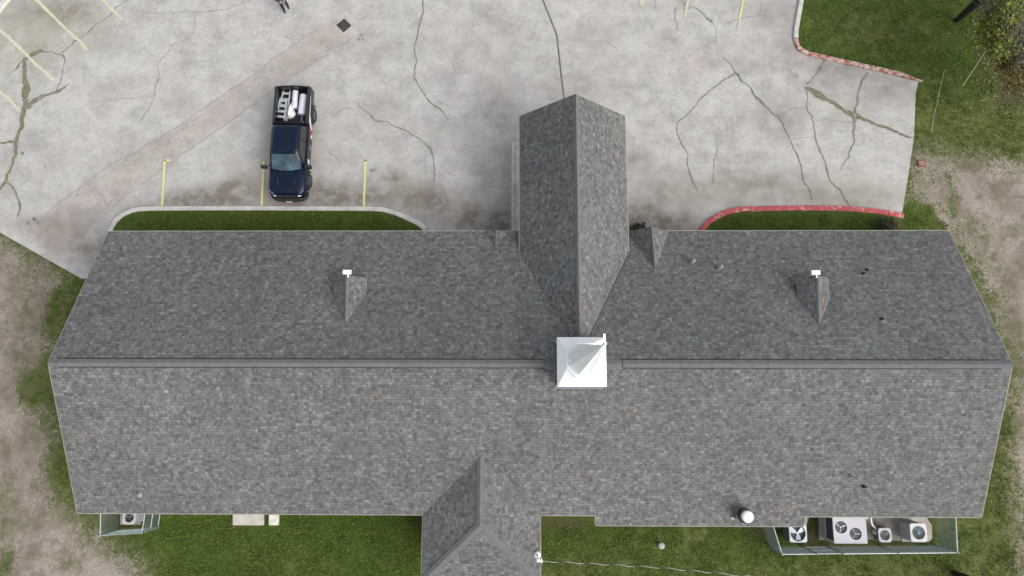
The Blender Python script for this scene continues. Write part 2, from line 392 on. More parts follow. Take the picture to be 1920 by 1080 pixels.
RUTS = [track(p, w_) for p, w_ in (([(-20, 470), (18, 520), (30, 600), (22, 680), (10, 760)], .7), ([(70, 470), (78, 540), (60, 620), (50, 690)], .6), ([(30, 1080), (60, 1020), (75, 960), (50, 880), (45, 800)], .8), ([(1815, 300), (1840, 335), (1870, 362), (1900, 380), (1960, 420)], .9), ([(1930, 470), (1900, 520), (1905, 600), (1930, 680)], .7), ([(0, 1000), (30, 960), (20, 880), (0, 820)], .6))]
MEDS = [track(p, w_) for p, w_ in (([(1768, 350), (1790, 385), (1822, 420), (1850, 450), (1870, 500)], .8), ([(40, 470), (52, 560), (44, 640), (48, 720), (76, 800), (90, 870)], .8), ([(0, 900), (10, 980), (0, 1060)], .8), ([(95, 640), (82, 700), (90, 790), (95, 860), (110, 920), (150, 990), (215, 1040)], .7), ([(1745, 300), (1790, 310), (1830, 300)], .6), ([(1890, 560), (1915, 640), (1925, 720)], .7), ([(130, 930), (170, 1000), (120, 1060)], .8))]
def axis(lo, hi, step, far):
    a = [-far, -far * .4, -far * .15] + [lo + i * step for i in range(int((hi - lo) / step) + 1)] + [far * .15, far * .4, far]
    return a
def attr_layers(me, data):
    for k, vals in data.items():
        a = me.attributes.new(k, 'FLOAT', 'POINT'); a.data.foreach_set('value', vals)
xs, ys = axis(-38, 38, 0.4, 700), axis(-16, 32, 0.4, 700)
bm = B(); vv = []; dirt = []; dry = []; bare = []; rut = []; med = []
for j, y in enumerate(ys):
    for i, x in enumerate(xs):
        inside = abs(x) < 39 and -17 < y < 33
        z = -0.05 + (noise.noise((x * .5, y * .5, 0)) * .03 + noise.noise((x * 2, y * 2, 5)) * .012 if inside else 0)
        vv.append(bm.verts.new((x, y, z)))
        if inside and not (-18 < x < 19 and -3 < y < 8) and not (-30 < x < 17 and y > 12):
            d = max(sdist(p, x, y) for p in DIRT)
            dirt.append(max(0, min(1, 0.5 + d / 3.2)) - blob(x, y, UNDIRT)); dry.append(blob(x, y, DRY)); bare.append(blob(x, y, BARE)); rut.append(ontrack(x, y, RUTS)); med.append(ontrack(x, y, MEDS))
        else: rut.append(0); med.append(0); dirt.append(0); dry.append(0.35); bare.append(0)
nx_ = len(xs)
for j in range(len(ys) - 1):
    for i in range(nx_ - 1):
        bm.faces.new((vv[j * nx_ + i], vv[j * nx_ + i + 1], vv[(j + 1) * nx_ + i + 1], vv[(j + 1) * nx_ + i]))
ground = tag(obj('ground', bm, M_GROUND, smooth=True), kind='structure')
attr_layers(ground.data, {'dirt': dirt, 'dry': dry, 'bare': bare, 'rut': rut, 'median': med})

# ------------------------------------------------------------------ parking lot
LOT = [(152, 522), (0, 436), (-420, 196), (-420, -420), (1512, -420), (1502, -60), (1497, 0), (1491, 40), (1487, 72), (1496, 96), (1545, 112), (1640, 133), (1722, 153), (1717, 175), (1714, 255), (1703, 330), (1691, 402), (1660, 470), (1200, 480), (300, 520)]
bm = B()
bm.faces.new([bm.verts.new(G(x, y, 0)) for x, y in LOT])
if bm.faces[:][0].normal.z < 0: bmesh.ops.reverse_faces(bm, faces=bm.faces[:])
bm.normal_update()
for v in range(-80, 64):
    bmesh.ops.bisect_plane(bm, geom=bm.verts[:] + bm.edges[:] + bm.faces[:], plane_co=(v * 0.35, 0, 0), plane_no=(1, 0, 0))
for v in range(18, 76):
    bmesh.ops.bisect_plane(bm, geom=bm.verts[:] + bm.edges[:] + bm.faces[:], plane_co=(0, v * 0.35, 0), plane_no=(0, 1, 0))
for f in bm.faces:
    if f.normal.z < 0: f.normal_flip()
edge = [e for e in bm.edges if e.is_boundary]
ret = bmesh.ops.extrude_edge_only(bm, edges=edge)
for v in [v for v in ret['geom'] if isinstance(v, bmesh.types.BMVert)]: v.co.z = -0.2
GRIME_SHADE = WB([(400, 372, 110, 34, 0.85), (330, 380, 60, 20, 0.4), (450, 350, 60, 40, 0.5), (640, 370, 90, 40, 0.8), (760, 370, 100, 50, 0.65), (860, 390, 110, 50, 0.5), (920, 420, 80, 36, 0.9), (930, 290, 40, 60, 0.12), (1200, 410, 60, 40, 0.7), (1270, 420, 60, 30, 0.75), (1250, 360, 100, 60, 0.4), (1200, 300, 40, 30, 0.55), (1420, 350, 150, 46, 0.5), (1590, 370, 130, 34, 0.45),  # dirt blots, plus painted shade along the front eave; darker under the truck
    (600, 345, 26, 22, .5), (440, 352, 24, 20, .5), (735, 330, 30, 22, .5), (690, 330, 16, 14, .4), (905, 330, 30, 40, .3), (1470, 210, 60, 60, .3), (1400, 120, 44, 24, .35), (1090, 60, 60, 20, .2), (700, 95, 60, 40, .2), (850, 250, 60, 50, .2), (330, 190, 60, 40, .2), (200, 170, 50, 40, .15), (140, 440, 90, 60, 0.45), (180, 480, 60, 50, 0.4), (60, 420, 70, 26, 0.4), (40, 20, 140, 60, 0.5), (140, 25, 70, 40, 0.55), (200, 70, 60, 40, 0.25), (720, 210, 60, 40, 0.2), (545, 270, 80, 130, 0.35), (545, 380, 60, 20, 0.6), (1560, 130, 80, 40, 0.5), (1650, 175, 60, 40, 0.3), (1540, 170, 50, 30, .25), (1480, 95, 40, 40, 0.35), (1340, 115, 50, 20, 0.3), (1660, 150, 70, 40, 0.25), (1440, 230, 90, 50, 0.2), (260, 410, 60, 40, 0.6), (560, 120, 80, 50, 0.15), (900, 80, 200, 90, 0.1), (1120, 100, 80, 90, 0.15), (1090, 170, 120, 30, 0.25), (1450, 30, 60, 50, 0.3), (930, 190, 60, 60, 0.3)])
LICH = WB([(100, 60, 140, 90, 0.8), (40, 130, 70, 90, 0.6), (500, 350, 90, 60, 0.35), (760, 350, 60, 40, 0.35), (1600, 360, 140, 50, 0.6), (1350, 360, 160, 40, 0.4), (1590, 210, 80, 50, 0.4), (60, 330, 90, 90, 0.3), (230, 300, 130, 70, 0.3), (1300, 15, 130, 30, 0.4), (590, 60, 60, 40, 0.3)])
# trenches and cracks are the lot's own surface: laid in a few millimetres proud of it
def ribbon(bm, pts, wd, z, mi, wob=0.0, seg=0.25, taper=True):
    P = [G(x, y, z) for x, y in pts]; L = [0]
    for i in range(1, len(P)): L.append(L[-1] + (P[i] - P[i - 1]).length)
    n = max(2, int(L[-1] / seg)); prev = None
    ws = wd if isinstance(wd, (list, tuple)) else [wd] * len(pts)
    k = 0
    for s in range(n + 1):
        d = L[-1] * s / n
        while k < len(P) - 2 and d > L[k + 1]: k += 1
        f = (d - L[k]) / max(1e-6, L[k + 1] - L[k]); p = P[k].lerp(P[k + 1], f); t = (P[k + 1] - P[k]).normalized(); nrm = Vector((-t.y, t.x, 0))
        hw = (ws[k] * (1 - f) + ws[k + 1] * f) / 2
        if wob:
            p = p + nrm * noise.noise(p * 1.3) * wob * 2.6 + nrm * noise.noise(p * 4.1) * wob * 1.3; hw *= (0.34 if mi in (2, 4) else 0.6) + 1.0 * max(0, noise.noise(p * 1.1 + Vector((9, 4, 0))) + .1) + 0.5 * random.random()
        if taper and (s == 0 or s == n): hw *= 0.5
        a, b = bm.verts.new(p + nrm * hw), bm.verts.new(p - nrm * hw)
        if prev: f_ = bm.faces.new((prev[0], prev[1], b, a)); f_.material_index = mi
        prev = (a, b)
PX = 0.0322
poly = [(48, 432), (110, 378), (190, 322), (250, 286), (330, 238), (400, 190), (480, 135), (598, 49), (625, 28), (668, 66), (640, 84), (600, 110), (510, 172), (400, 248), (310, 312), (250, 355), (205, 392), (150, 450), (110, 490)]
TRENCH = W2(poly)
CR = [  # (points, width in photo px, material index)
 ([(45, 108), (47, 130), (48, 160), (47, 190), (44, 207), (38, 240), (30, 268), (27, 292), (20, 320), (10, 340), (0, 354), (-30, 380)], [8, 9, 12, 11, 9, 7.5, 6, 5.5, 4.5, 4, 4, 4], 3),
 ([(30, 266), (14, 267), (-20, 268)], [4, 4, 4], 3),
 ([(44, 112), (58, 104), (75, 94), (90, 98), (104, 101), (115, 101)], [8, 6, 7, 4, 3, 3], 2),
 ([(115, 101), (140, 80), (165, 60), (190, 40), (210, 22), (240, -4), (262, -20)], 2.8, 2),
 ([(75, 95), (82, 78), (92, 64), (104, 50), (118, 22)], 1.8, 4),
 ([(128, 160), (103, 173), (84, 182), (66, 190), (46, 200)], [1.5, 5, 7, 8, 10], 3), ([(46, 112), (60, 103), (75, 94), (90, 98)], [9, 7, 7, 2.5], 3),
 ([(44, 112), (30, 130), (15, 139)], [5, 3, 1.5], 2),
 ([(115, 101), (124, 115), (118, 126), (114, 150), (103, 173), (84, 182), (66, 190), (52, 198)], [3, 3, 2.5, 2.5, 4, 6, 6, 7], 2),
 ([(8, 342), (20, 347), (29, 362), (36, 380), (38, 392), (33, 408)], [3, 4, 4, 4, 3.5, 2], 2),
 ([(15, 55), (24, 72), (28, 82)], 1.6, 4),
 ([(500, -12), (470, 0), (420, 17), (362, 24), (300, 26), (255, 22)], [2.6, 2.6, 2.4, 2, 1.6, 1], 4),
 ([(362, 24), (366, 44), (364, 60), (345, 72), (325, 83), (310, 103), (296, 122), (296, 150), (288, 182), (276, 208), (262, 230)], 2, 4),
 ([(175, 194), (195, 188), (220, 185), (285, 185)], 1.3, 4), ([(415, -5), (410, 8), (406, 18)], 1.5, 4),
 ([(797, -10), (793, 4), (789, 30), (783, 66), (780, 78), (779, 122), (777, 145), (797, 182), (812, 195), (828, 210), (842, 224)], [2.5, 3, 2.6, 3, 3, 3.4, 3, 2.8, 2.4, 2.2, 1.2], 2),
 ([(778, 143), (765, 144), (754, 146), (751, 180)], 1.1, 4), ([(820, 190), (845, 200), (866, 204)], 1.1, 4),
 ([(668, 193), (686, 208), (702, 224), (735, 231), (752, 243), (770, 253), (790, 265), (806, 275), (813, 295), (815, 318), (811, 345), (812, 362), (830, 385)], [2, 2.6, 2.6, 2.6, 2.6, 2.4, 2.2, 2.6, 2.6, 2.6, 2.2, 2, 1.2], 2),
 ([(840, 103), (848, 118), (853, 132), (862, 140)], 1.4, 4), ([(703, 225), (712, 232), (730, 234)], 1.4, 4),
 ([(1010, -20), (1018, 0), (1032, 35), (1044, 65), (1050, 120), (1054, 155), (1058, 186)], 2.5, 5),
 ([(1262, -10), (1280, 4), (1300, 15), (1318, 27), (1333, 38)], [1.6, 1.6, 1.8, 2.4, 3.4], 2),
 ([(1335, 40), (1342, 60), (1343, 85)], 1.0, 4), ([(1358, 104), (1368, 120), (1376, 136)], 1.6, 2),
 ([(1376, 136), (1362, 146), (1350, 157), (1338, 162), (1315, 186), (1298, 203), (1285, 218), (1269, 230), (1270, 250), (1276, 268), (1290, 290), (1293, 325), (1300, 345), (1310, 362)], [2.6, 3, 2.4, 2.2, 2.4, 2.2, 2, 2.2, 2.6, 2.2, 2, 2, 2, 1.2], 2),
 ([(1376, 136), (1390, 147), (1404, 162), (1418, 182), (1428, 192), (1440, 203), (1462, 222), (1480, 255), (1492, 285), (1505, 320), (1512, 345), (1522, 374)], [2, 2, 2.2, 5.5, 3.5, 2.4, 2.4, 2.4, 2.6, 3, 2.6, 2.2], 2),
 ([(1358, 44), (1380, 38), (1395, 33), (1425, 28), (1446, 33)], 2.4, 4), ([(1424, 28), (1425, 15), (1432, 2)], 1.4, 4),
 ([(1543, 112), (1538, 126), (1530, 140), (1522, 150), (1515, 160)], [4.5, 3.5, 3.5, 3.5, 3], 2),
 ([(1513, 162), (1528, 174), (1540, 181), (1565, 195), (1585, 207), (1606, 219), (1628, 226), (1645, 234), (1680, 247), (1712, 259)], [4, 7, 8, 8, 7.5, 9, 6, 4, 3.5, 3], 3),
 ([(1511, 162), (1513, 180), (1513, 200), (1524, 220), (1528, 255), (1540, 285), (1548, 312), (1558, 335), (1580, 365), (1598, 390)], [2, 2, 2, 2.2, 2.4, 2.8, 2.8, 2.4, 2.2, 2], 2),
 ([(1628, 136), (1619, 150), (1612, 166), (1609, 185), (1603, 205), (1601, 222), (1600, 240), (1602, 265), (1592, 288), (1575, 320)], [5, 4, 4, 5, 4, 5, 3, 2.4, 2, 1.2], 2),
 ([(1600, 228), (1575, 230), (1550, 226), (1526, 226)], 1.8, 4), ([(1462, 222), (1472, 210), (1482, 203), (1510, 201)], 1.5, 4), ([(1487, 260), (1505, 257), (1528, 256)], 1.5, 4),
 ([(1481, 127), (1489, 138), (1498, 146)], 1.7, 4), ([(1345, 270), (1341, 300), (1338, 326), (1337, 345)], 1.4, 4), ([(1440, 205), (1430, 215)], 1.2, 4),
 ([(1232, 0), (1228, 20)], 1.2, 4), ([(1224, 42), (1220, 54)], 1.4, 4), ([(1268, 12), (1268, 55)], 2.4, 4),
 ([(48, 432), (72, 414), (110, 380), (190, 322), (240, 292), (330, 239), (400, 191), (480, 135), (535, 95), (598, 50)], 1.4, 4),
 ([(205, 390), (250, 356), (310, 312), (400, 249), (470, 200), (510, 172), (560, 137), (598, 112), (622, 102)], [1.6, 1.2, 1.6, 1.6, 1.4, 1.8, 1.6, 2.6, 2], 4),
 ([(640, 86), (655, 76)], 2.2, 4), ([(645, 18), (655, 16), (660, 25)], 1.6, 4), ([(530, 71), (560, 73)], 1.3, 4), ([(170, 315), (195, 316), (210, 300)], 1.3, 4), ([(175, 350), (190, 365), (205, 386)], 1.4, 4), ([(250, 365), (263, 384)], 1.2, 4),
 ([(612, 282), (628, 292), (642, 302)], 1.6, 4), ([(715, 156), (735, 156)], 1, 4), ([(640, 205), (665, 205)], 1, 4), ([(1136, 77), (1150, 90), (1160, 97)], 1.1, 4)]
zc = 0.0075
for pts, wd, mi in CR:
    wds = [q * PX for q in wd] if isinstance(wd, list) else [wd * PX] * len(pts)
    ribbon(bm, pts, wds, zc, mi, wob=0.0 if mi == 5 else 0.055, seg=0.12); zc += 0.00025
def splotch(bm, px, py, r, mi, z):
    c = G(px, py, z); a0 = random.random() * 6
    f = bm.faces.new([bm.verts.new(c + Vector((math.cos(a0 + k * .7), math.sin(a0 + k * .7), 0)) * r * PX * random.uniform(.55, 1.15)) for k in range(9)]); f.material_index = mi
for k, (px, py, r) in enumerate([(673, 73, 2.6), (677, 66, 2.6), (680, 73, 2.2), (671, 75, 2), (42, 288, 4), (64, 411, 5), (52, 418, 4.5), (70, 417, 3), (145, 366, 2.6), (1326, 35, 2.8), (1333, 39, 3.4), (1350, 157, 2.4), (697, 319, 3.2), (704, 318, 2), (1420, 184, 3.6), (296, 150, 2), (85, 312, 2.4), (238, 301, 1.8)]):
    splotch(bm, px, py, r, 2, 0.018 + k * 0.0002)
fl = [f for f in bm.faces if f.material_index and f.normal.z < 0]
bm.normal_update()
for f in bm.faces:
    if f.material_index and f.normal.z < 0: f.normal_flip()
gv, lv, tv = [], [], []
for v in bm.verts:
    x, y = v.co.x, v.co.y; gv.append(min(1, 1.3 * blob(x, y, GRIME_SHADE))); lv.append(min(1, blob(x, y, LICH))); tv.append(max(0, min(1, .5 + sdist(TRENCH, x, y) / 1.1)))
lot = tag(obj('parking_lot', bm, [M_CONC, M_CRACK, M_CRACK, M_MOSS, M_CRACKF, M_JOINT]), kind='structure')
attr_layers(lot.data, {'grime_shade': gv, 'lichen': lv, 'trench': tv})

def stripe(pts, wd, m=M_YEL, wob=0.01):
    bm = B(); ribbon(bm, pts, [wd * PX] * len(pts), 0.026, 0, wob=0, seg=0.5, taper=False)
    for f in bm.faces:
        f.normal_update()
        if f.normal.z < 0: f.normal_flip()
    tag(obj('parking_stripe', bm, m), kind='structure')
def halo(pts, wd):
    bm = B(); ribbon(bm, pts, [wd * PX] * len(pts), 0.0225, 0, wob=0.03, seg=0.3, taper=False)
    for f in bm.faces:
        f.normal_update()
        if f.normal.z < 0: f.normal_flip()
    tag(obj('faded_stripe', bm, M_YELF), kind='structure')
stripe([(303.5, 389), (309, 300), (321, 300)][:2], 4.2); stripe([(308, 300.5), (320, 300.5)], 3)
stripe([(490.5, 387), (494, 300)], 4); stripe([(479, 300.5), (494, 300.5)], 3, M_YELF)
stripe([(682, 390), (685.5, 300)], 4); stripe([(671, 300.5), (687, 300.5)], 3, M_YELF)
for a, b in (((60, -6), (165, 92)), ((186, -6), (231, 37)), ((-10, 48), (101, 150)), ((-12, 162), (39, 207))):
    halo([(a[0] + 2, a[1]), (b[0] - 1, b[1] + 1)], 6); stripe([a, b], 2.6, M_YELP)
stripe([(1204, -8), (1204, 10)], 8, M_YELF); stripe([(1292, -8), (1284, 32)], 5, M_YELF); stripe([(1395, -8), (1387, 36)], 3.6); stripe([(1387, 36), (1383, 56)], 3, M_YELF)

# ------------------------------------------------------------------ curbs and planted strips
def curb(pts, wd, m, h=0.14, wj=0.0, tip=False):
    """pts = lot-side line in the photo; the curb's width lies to the left-hand side of travel for wd > 0"""
    P = [G(x, y, 0) for x, y in smoothpath(pts)]; bm = B(); rings = []
    for i, p in enumerate(P):
        t = (P[min(i + 1, len(P) - 1)] - P[max(i - 1, 0)]).normalized(); n = Vector((-t.y, t.x, 0))
        s = 1 if wd > 0 else -1; a = abs(wd) * (max(.3, min(1, (len(P) - 1 - i) / 7)) if tip else 1)
        j = noise.noise(p * 3) * wj
        prof = [(0 + j, -0.1), (0 + j, h * .55), (0.012 + j, h - .02), (0.035, h), (a - .03, h + noise.noise(p * 1.3) * .01), (a - .005 + j, h - .03), (a + j, -0.1)]
        rings.append([p + n * s * q + Vector((0, 0, z)) for q, z in prof])
    loft(bm, rings); fixn(bm)
    return tag(obj('curb', bm, m), kind='structure')
curb([(203, 436), (208, 424), (216, 411), (230, 400), (248, 392), (268, 388.5), (300, 387.5), (400, 387), (500, 387), (600, 387.5), (690, 388), (720, 390), (745, 397), (770, 408), (790, 418), (801, 427)], -0.27, M_CURB)
curb([(1309, 436), (1315, 424), (1326, 412), (1342, 402), (1364, 393), (1390, 388.5), (1420, 387.5), (1500, 386), (1560, 386.5), (1600, 388), (1640, 392), (1670, 396.5), (1693, 401)], -0.30, M_REDC, wj=.03)
curb([(1503, -60), (1497, 0), (1491, 35), (1487, 60), (1487, 72)], 0.27, M_CURB)
curb([(1487, 72), (1490, 84), (1497, 95), (1512, 104), (1545, 112), (1590, 122), (1640, 133), (1690, 144), (1729, 154)], 0.25, M_REDW, h=0.12, wj=.05, tip=True)
curb([(-30, 62), (-8, 36), (6, 18), (24, -4), (44, -30)], 0.4, M_CURB)
def lawn(pts):
    bm = B(); f = bm.faces.new([bm.verts.new(G(x, y, 0.10)) for x, y in smoothpath(pts, 3)])
    f.normal_update()
    if f.normal.z < 0: f.normal_flip()
    for v in range(-26, 26): bmesh.ops.bisect_plane(bm, geom=bm.verts[:] + bm.edges[:] + bm.faces[:], plane_co=(v * 0.8, 0, 0), plane_no=(1, 0, 0))
    ret = bmesh.ops.extrude_edge_only(bm, edges=[e for e in bm.edges if e.is_boundary])
    for v in [v for v in ret['geom'] if isinstance(v, bmesh.types.BMVert)]: v.co.z = -0.1
    tag(obj('lawn', bm, M_STRIP), kind='structure')
lawn([(208, 440), (216, 424), (230, 408), (248, 399), (270, 394), (300, 393), (500, 393), (690, 394), (722, 397), (745, 404), (770, 415), (795, 430), (830, 470), (560, 500), (230, 480), (208, 440)])
lawn([(1312, 440), (1322, 424), (1338, 411), (1360, 401), (1390, 395), (1500, 393), (1580, 394), (1640, 399), (1690, 408), (1680, 440), (1650, 480), (1300, 480), (1312, 440)])
lawn([(-60, 40), (-10, 22), (14, -8), (40, -40), (-60, -60), (-60, 40)])
# walkway slab beside and under the porch, with its raised edge
bm = B(); a = G(960, 266, .15); b = G(972, 440, .15)
box(bm, a.x, 5.2, 6.5, a.y, -0.1, 0.12); box(bm, a.x - .02, a.x + .13, 6.4, a.y + .01, -0.1, 0.17); bevel(bm, .012, 1)
tag(obj('walkway', bm, M_CURB), kind='structure')

# ------------------------------------------------------------------ church
XL, XR, YT, YB, ZE, ZR = -20.96, 21.43, 8.82, -4.92, 2.8, 6.05
YR = (YT + YB) / 2; SL = (ZR - ZE) / (YT - YR)
nU = Vector((0, SL, 1)).normalized(); nL = Vector((0, -SL, 1)).normalized()
def UP(x, y): return onplane(x, y, (0, YR, ZR), nU)
def LO(x, y): return onplane(x, y, (0, YR, ZR), nL)
church = empty('church', (0, YR, 0), label='long low church with grey shingled roofs and a white steeple', cat='church')
def cpart(name, bm, m, parent=church, smooth=False):
    o = obj(name, bm, m, parent, smooth)
    top = o
    off = Vector((0, 0, 0)); p = parent
    while p: off += p.location; p = p.parent
    o.location = -off
    return o
TH = 0.10
yb2 = LO(1300, 986).y; zb2 = ZR - SL * (YR - yb2)
x1 = LO(1117, 975).x; x2 = LO(1508, 978).x
bm = B()
slab(bm, [(XL, YR, ZR), (XR, YR, ZR), (XR, YT, ZE), (XL, YT, ZE)], TH, uvdir=(1, 0, 0))
slab(bm, [(XL, YR, ZR), (XR, YR, ZR), (XR, YB, ZE), (x2, YB, ZE), (x2, yb2, zb2), (x1, yb2, zb2), (x1, YB, ZE), (XL, YB, ZE)], TH, uvdir=(1, 0, 0))
roof = cpart('roof', bm, [M_SHINGLE, M_UNDER])
# porch
PL, PR, PY, PE, PH = -0.063, 5.30, 14.71, 3.40, 5.876; PX0 = (PL + PR) / 2
yv = YT - (PE - ZE) / SL; yr2 = YR + (ZR - PH) / SL
bm = B()
slab(bm, [(PL, PY, PE), (PX0, PY, PH), (PX0, yr2 - .2, PH), (PL, yv - .2, PE)], TH, uvdir=(0, 1, 0))
slab(bm, [(PR, PY, PE), (PX0, PY, PH), (PX0, yr2 - .2, PH), (PR, yv - .2, PE)], TH, uvdir=(0, 1, 0))
porch_roof = cpart('porch_roof', bm, [M_SHINGLE, M_UNDER])
# rear wing with hipped end
wl, wr = LO(793, 962).x, LO(1013, 962).x
wx = (wl + wr) / 2; hw = (wr - wl) / 2; WZ = ZE + SL * hw; wy0 = YR - (ZR - WZ) / SL
wend = G(903, 985, WZ).y - hw
bm = B()
slab(bm, [(wl, YB - .0, ZE), (wx, wy0, WZ), (wx, wend + hw, WZ), (wl, wend, ZE)], TH, uvdir=(0, 1, 0))
slab(bm, [(wr, YB, ZE), (wx, wy0, WZ), (wx, wend + hw, WZ), (wr, wend, ZE)], TH, uvdir=(0, 1, 0))
slab(bm, [(wl, wend, ZE), (wr, wend, ZE), (wx, wend + hw, WZ)], TH, uvdir=(1, 0, 0))
for v in bm.verts: v.co.z += 0.012
rear_roof = cpart('rear_wing_roof', bm, [M_SHINGLE, M_UNDER])
# caps over ridges and hips
def cap(A, Bp, wa, wb, parent, na, nb, lift=0.018, segl=0.2):
    """folded cap strip: wings of width wa / wb lying on slopes whose down-slope directions are na / nb"""
    bm = B(); A, Bp = Vector(A), Vector(Bp); L = (Bp - A).length; n = max(1, int(L / segl))
    na, nb = Vector(na).normalized(), Vector(nb).normalized(); up = Vector((0, 0, 1))
    for k in range(n):
        p, q = A.lerp(Bp, k / n), A.lerp(Bp, (k + 1) / n + 0.02)
        z0, z1 = lift + .012, lift
        c0, c1 = p + up * z1, q + up * z0
        V = [bm.verts.new(x) for x in (c0 + na * wa, c0, c0 + nb * wb, c1 + nb * wb, c1, c1 + na * wa)]
        bm.faces.new((V[0], V[1], V[4], V[5])); bm.faces.new((V[1], V[2], V[3], V[4]))
    fixn(bm)
    for f in bm.faces:
        if f.normal.z < 0: f.normal_flip()
    return cpart('ridge_cap', bm, M_CAP, parent)
SLP = (PH - PE) / (PX0 - PL)
cap((PX0, PY, PH), (PX0, yr2, PH), .17, .17, porch_roof, (-1, 0, -SLP), (1, 0, -SLP))
cap((wx, wy0, WZ), (wx, wend + hw, WZ), .17, .20, rear_roof, (-1, 0, -SL), (1, 0, -SL), .03)
cap((wx, wend + hw, WZ), (wl, wend, ZE), .20, .20, rear_roof, (-1, 1, 0 - 2 * SL * 0.5 + .0), (1, -1, -SL), .035)
cap((wx, wend + hw, WZ), (wr, wend, ZE), .20, .20, rear_roof, (1, 1, -SL), (-1, -1, -SL), .035)
for a_, x_ in ((PR, 1),):
    bm = B(); p0, p1 = Vector((a_, yv, PE)), Vector((PX0, yr2, PH)); n_ = Vector((x_ * 1.0, .55, 0)).normalized()
    for k in range(12):
        q0, q1 = p0.lerp(p1, k / 12), p0.lerp(p1, (k + 1) / 12); hgt = lambda v: Vector((v.x, v.y, ZR - SL * (v.y - YR) + .014))
        bm.faces.new([bm.verts.new(v) for v in (hgt(q0), hgt(q0 + n_ * .12), hgt(q1 + n_ * .12), hgt(q1))])
    for f in bm.faces:
        f.normal_update()
        if f.normal.z < 0: f.normal_flip()
    cpart('valley', bm, mat('grit filled valley', (.082, .074, .066), .9, var=.25, vscale=3), roof)
# ridge vents on the main ridge
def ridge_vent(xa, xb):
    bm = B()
    for (wd, z0, z1, mi) in ((0.205, -0.09, 0.035, 1), (0.17, 0.035, 0.075, 0)):  # wider dark strip below draws the shadow gap along the vent edges as colour
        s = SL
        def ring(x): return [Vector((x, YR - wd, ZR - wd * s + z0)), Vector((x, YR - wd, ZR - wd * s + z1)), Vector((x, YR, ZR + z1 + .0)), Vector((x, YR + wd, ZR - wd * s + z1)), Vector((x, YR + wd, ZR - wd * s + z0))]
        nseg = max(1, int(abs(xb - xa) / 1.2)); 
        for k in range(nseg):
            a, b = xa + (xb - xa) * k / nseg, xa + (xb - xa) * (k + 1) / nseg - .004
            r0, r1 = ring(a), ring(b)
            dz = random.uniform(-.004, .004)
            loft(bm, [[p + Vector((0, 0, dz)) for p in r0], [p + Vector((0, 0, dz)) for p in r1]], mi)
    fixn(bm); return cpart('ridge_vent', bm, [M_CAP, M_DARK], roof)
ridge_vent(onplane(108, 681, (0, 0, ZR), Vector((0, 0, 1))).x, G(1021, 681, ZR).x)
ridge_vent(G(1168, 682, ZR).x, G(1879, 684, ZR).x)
cap((XL, YR, ZR), (G(108, 681, ZR).x, YR, ZR), .16, .16, roof, (0, 1, -SL), (0, -1, -SL))
cap((G(1879, 684, ZR).x, YR, ZR), (XR, YR, ZR), .16, .16, roof, (0, 1, -SL), (0, -1, -SL))
cap((G(1021, 684, ZR).x, YR, ZR), (G(1167, 684, ZR).x, YR, ZR), .18, .18, roof, (0, 1, -SL), (0, -1, -SL))
# drip edge and fascia boards
def board(bm, A, Bp, wd=.035, h=.19, drop=.0):
    A, Bp = Vector(A), Vector(Bp); t = (Bp - A); t.z = 0; t.normalize(); n = Vector((t.y, -t.x, 0))
    r = []
    for p in (A, Bp): r.append([p + Vector((0, 0, -.012 - drop)), p + n * wd + Vector((0, 0, -.012 - drop)), p + n * wd + Vector((0, 0, -h)), p + Vector((0, 0, -h))])
    loft(bm, r)
bm = B()
for A, Bp in (((XR, YT, ZE), (XL, YT, ZE)), ((XL, YB, ZE), (wl, YB, ZE)), ((wr, YB, ZE), (x1, YB, ZE)), ((x1, yb2, zb2), (x2, yb2, zb2)), ((x2, YB, ZE), (XR, YB, ZE)),
              ((x1, YB, ZE), (x1, yb2, zb2)), ((x2, yb2, zb2), (x2, YB, ZE)),
              ((XL, YT, ZE), (XL, YR, ZR)), ((XL, YR, ZR), (XL, YB, ZE)), ((XR, YB, ZE), (XR, YR, ZR)), ((XR, YR, ZR), (XR, YT, ZE)),
              ((PL, PY, PE), (PL, yv, PE)), ((PR, yv, PE), (PR, PY, PE)), ((PX0, PY, PH), (PL, PY, PE)), ((PR, PY, PE), (PX0, PY, PH)),
              ((wl, YB, ZE), (wl, wend, ZE)), ((wl, wend, ZE), (wr, wend, ZE)), ((wr, wend, ZE), (wr, YB, ZE))): board(bm, A, Bp)
fixn(bm); cpart('fascia', bm, M_CREAM)
# walls with gable ends
bm = B(); i = 0.55; wt = ZE - .05
ringpts = [(XL + i, YB + i), (XR - i, YB + i), (XR - i, YT - i), (XL + i, YT - i)]
box(bm, XL + i, XR - i, YB + i, YT - i, -0.1, wt)
for x in (XL + i, XR - i - .2):
    loft(bm, [[Vector((x, YB + i, wt)), Vector((x, YT - i, wt)), Vector((x, YR, ZR - .3))], [Vector((x + .2, YB + i, wt)), Vector((x + .2, YT - i, wt)), Vector((x + .2, YR, ZR - .3))]])
box(bm, wl + i, wr - i, wend + i, YB + i - .003, -0.1, wt); fixn(bm); cpart('wall', bm, M_BRICK)
bm = B(); loft(bm, [[Vector((PL + .25, PY - .5, PE + .1)), Vector((PR - .25, PY - .5, PE + .1)), Vector((PX0, PY - .5, PH - .25))], [Vector((PL + .25, PY - .35, PE + .1)), Vector((PR - .25, PY - .35, PE + .1)), Vector((PX0, PY - .35, PH - .25))]])
box(bm, PL + .2, PL + .5, YT - .6, PY - .3, PE - .3, PE + .05); box(bm, PR - .5, PR - .2, YT - .6, PY - .3, PE - .3, PE + .05); box(bm, PL + .5, PR - .5, PY - .52, PY - .33, PE - .3, PE + .08)
fixn(bm); cpart('porch_beam', bm, M_CREAM)
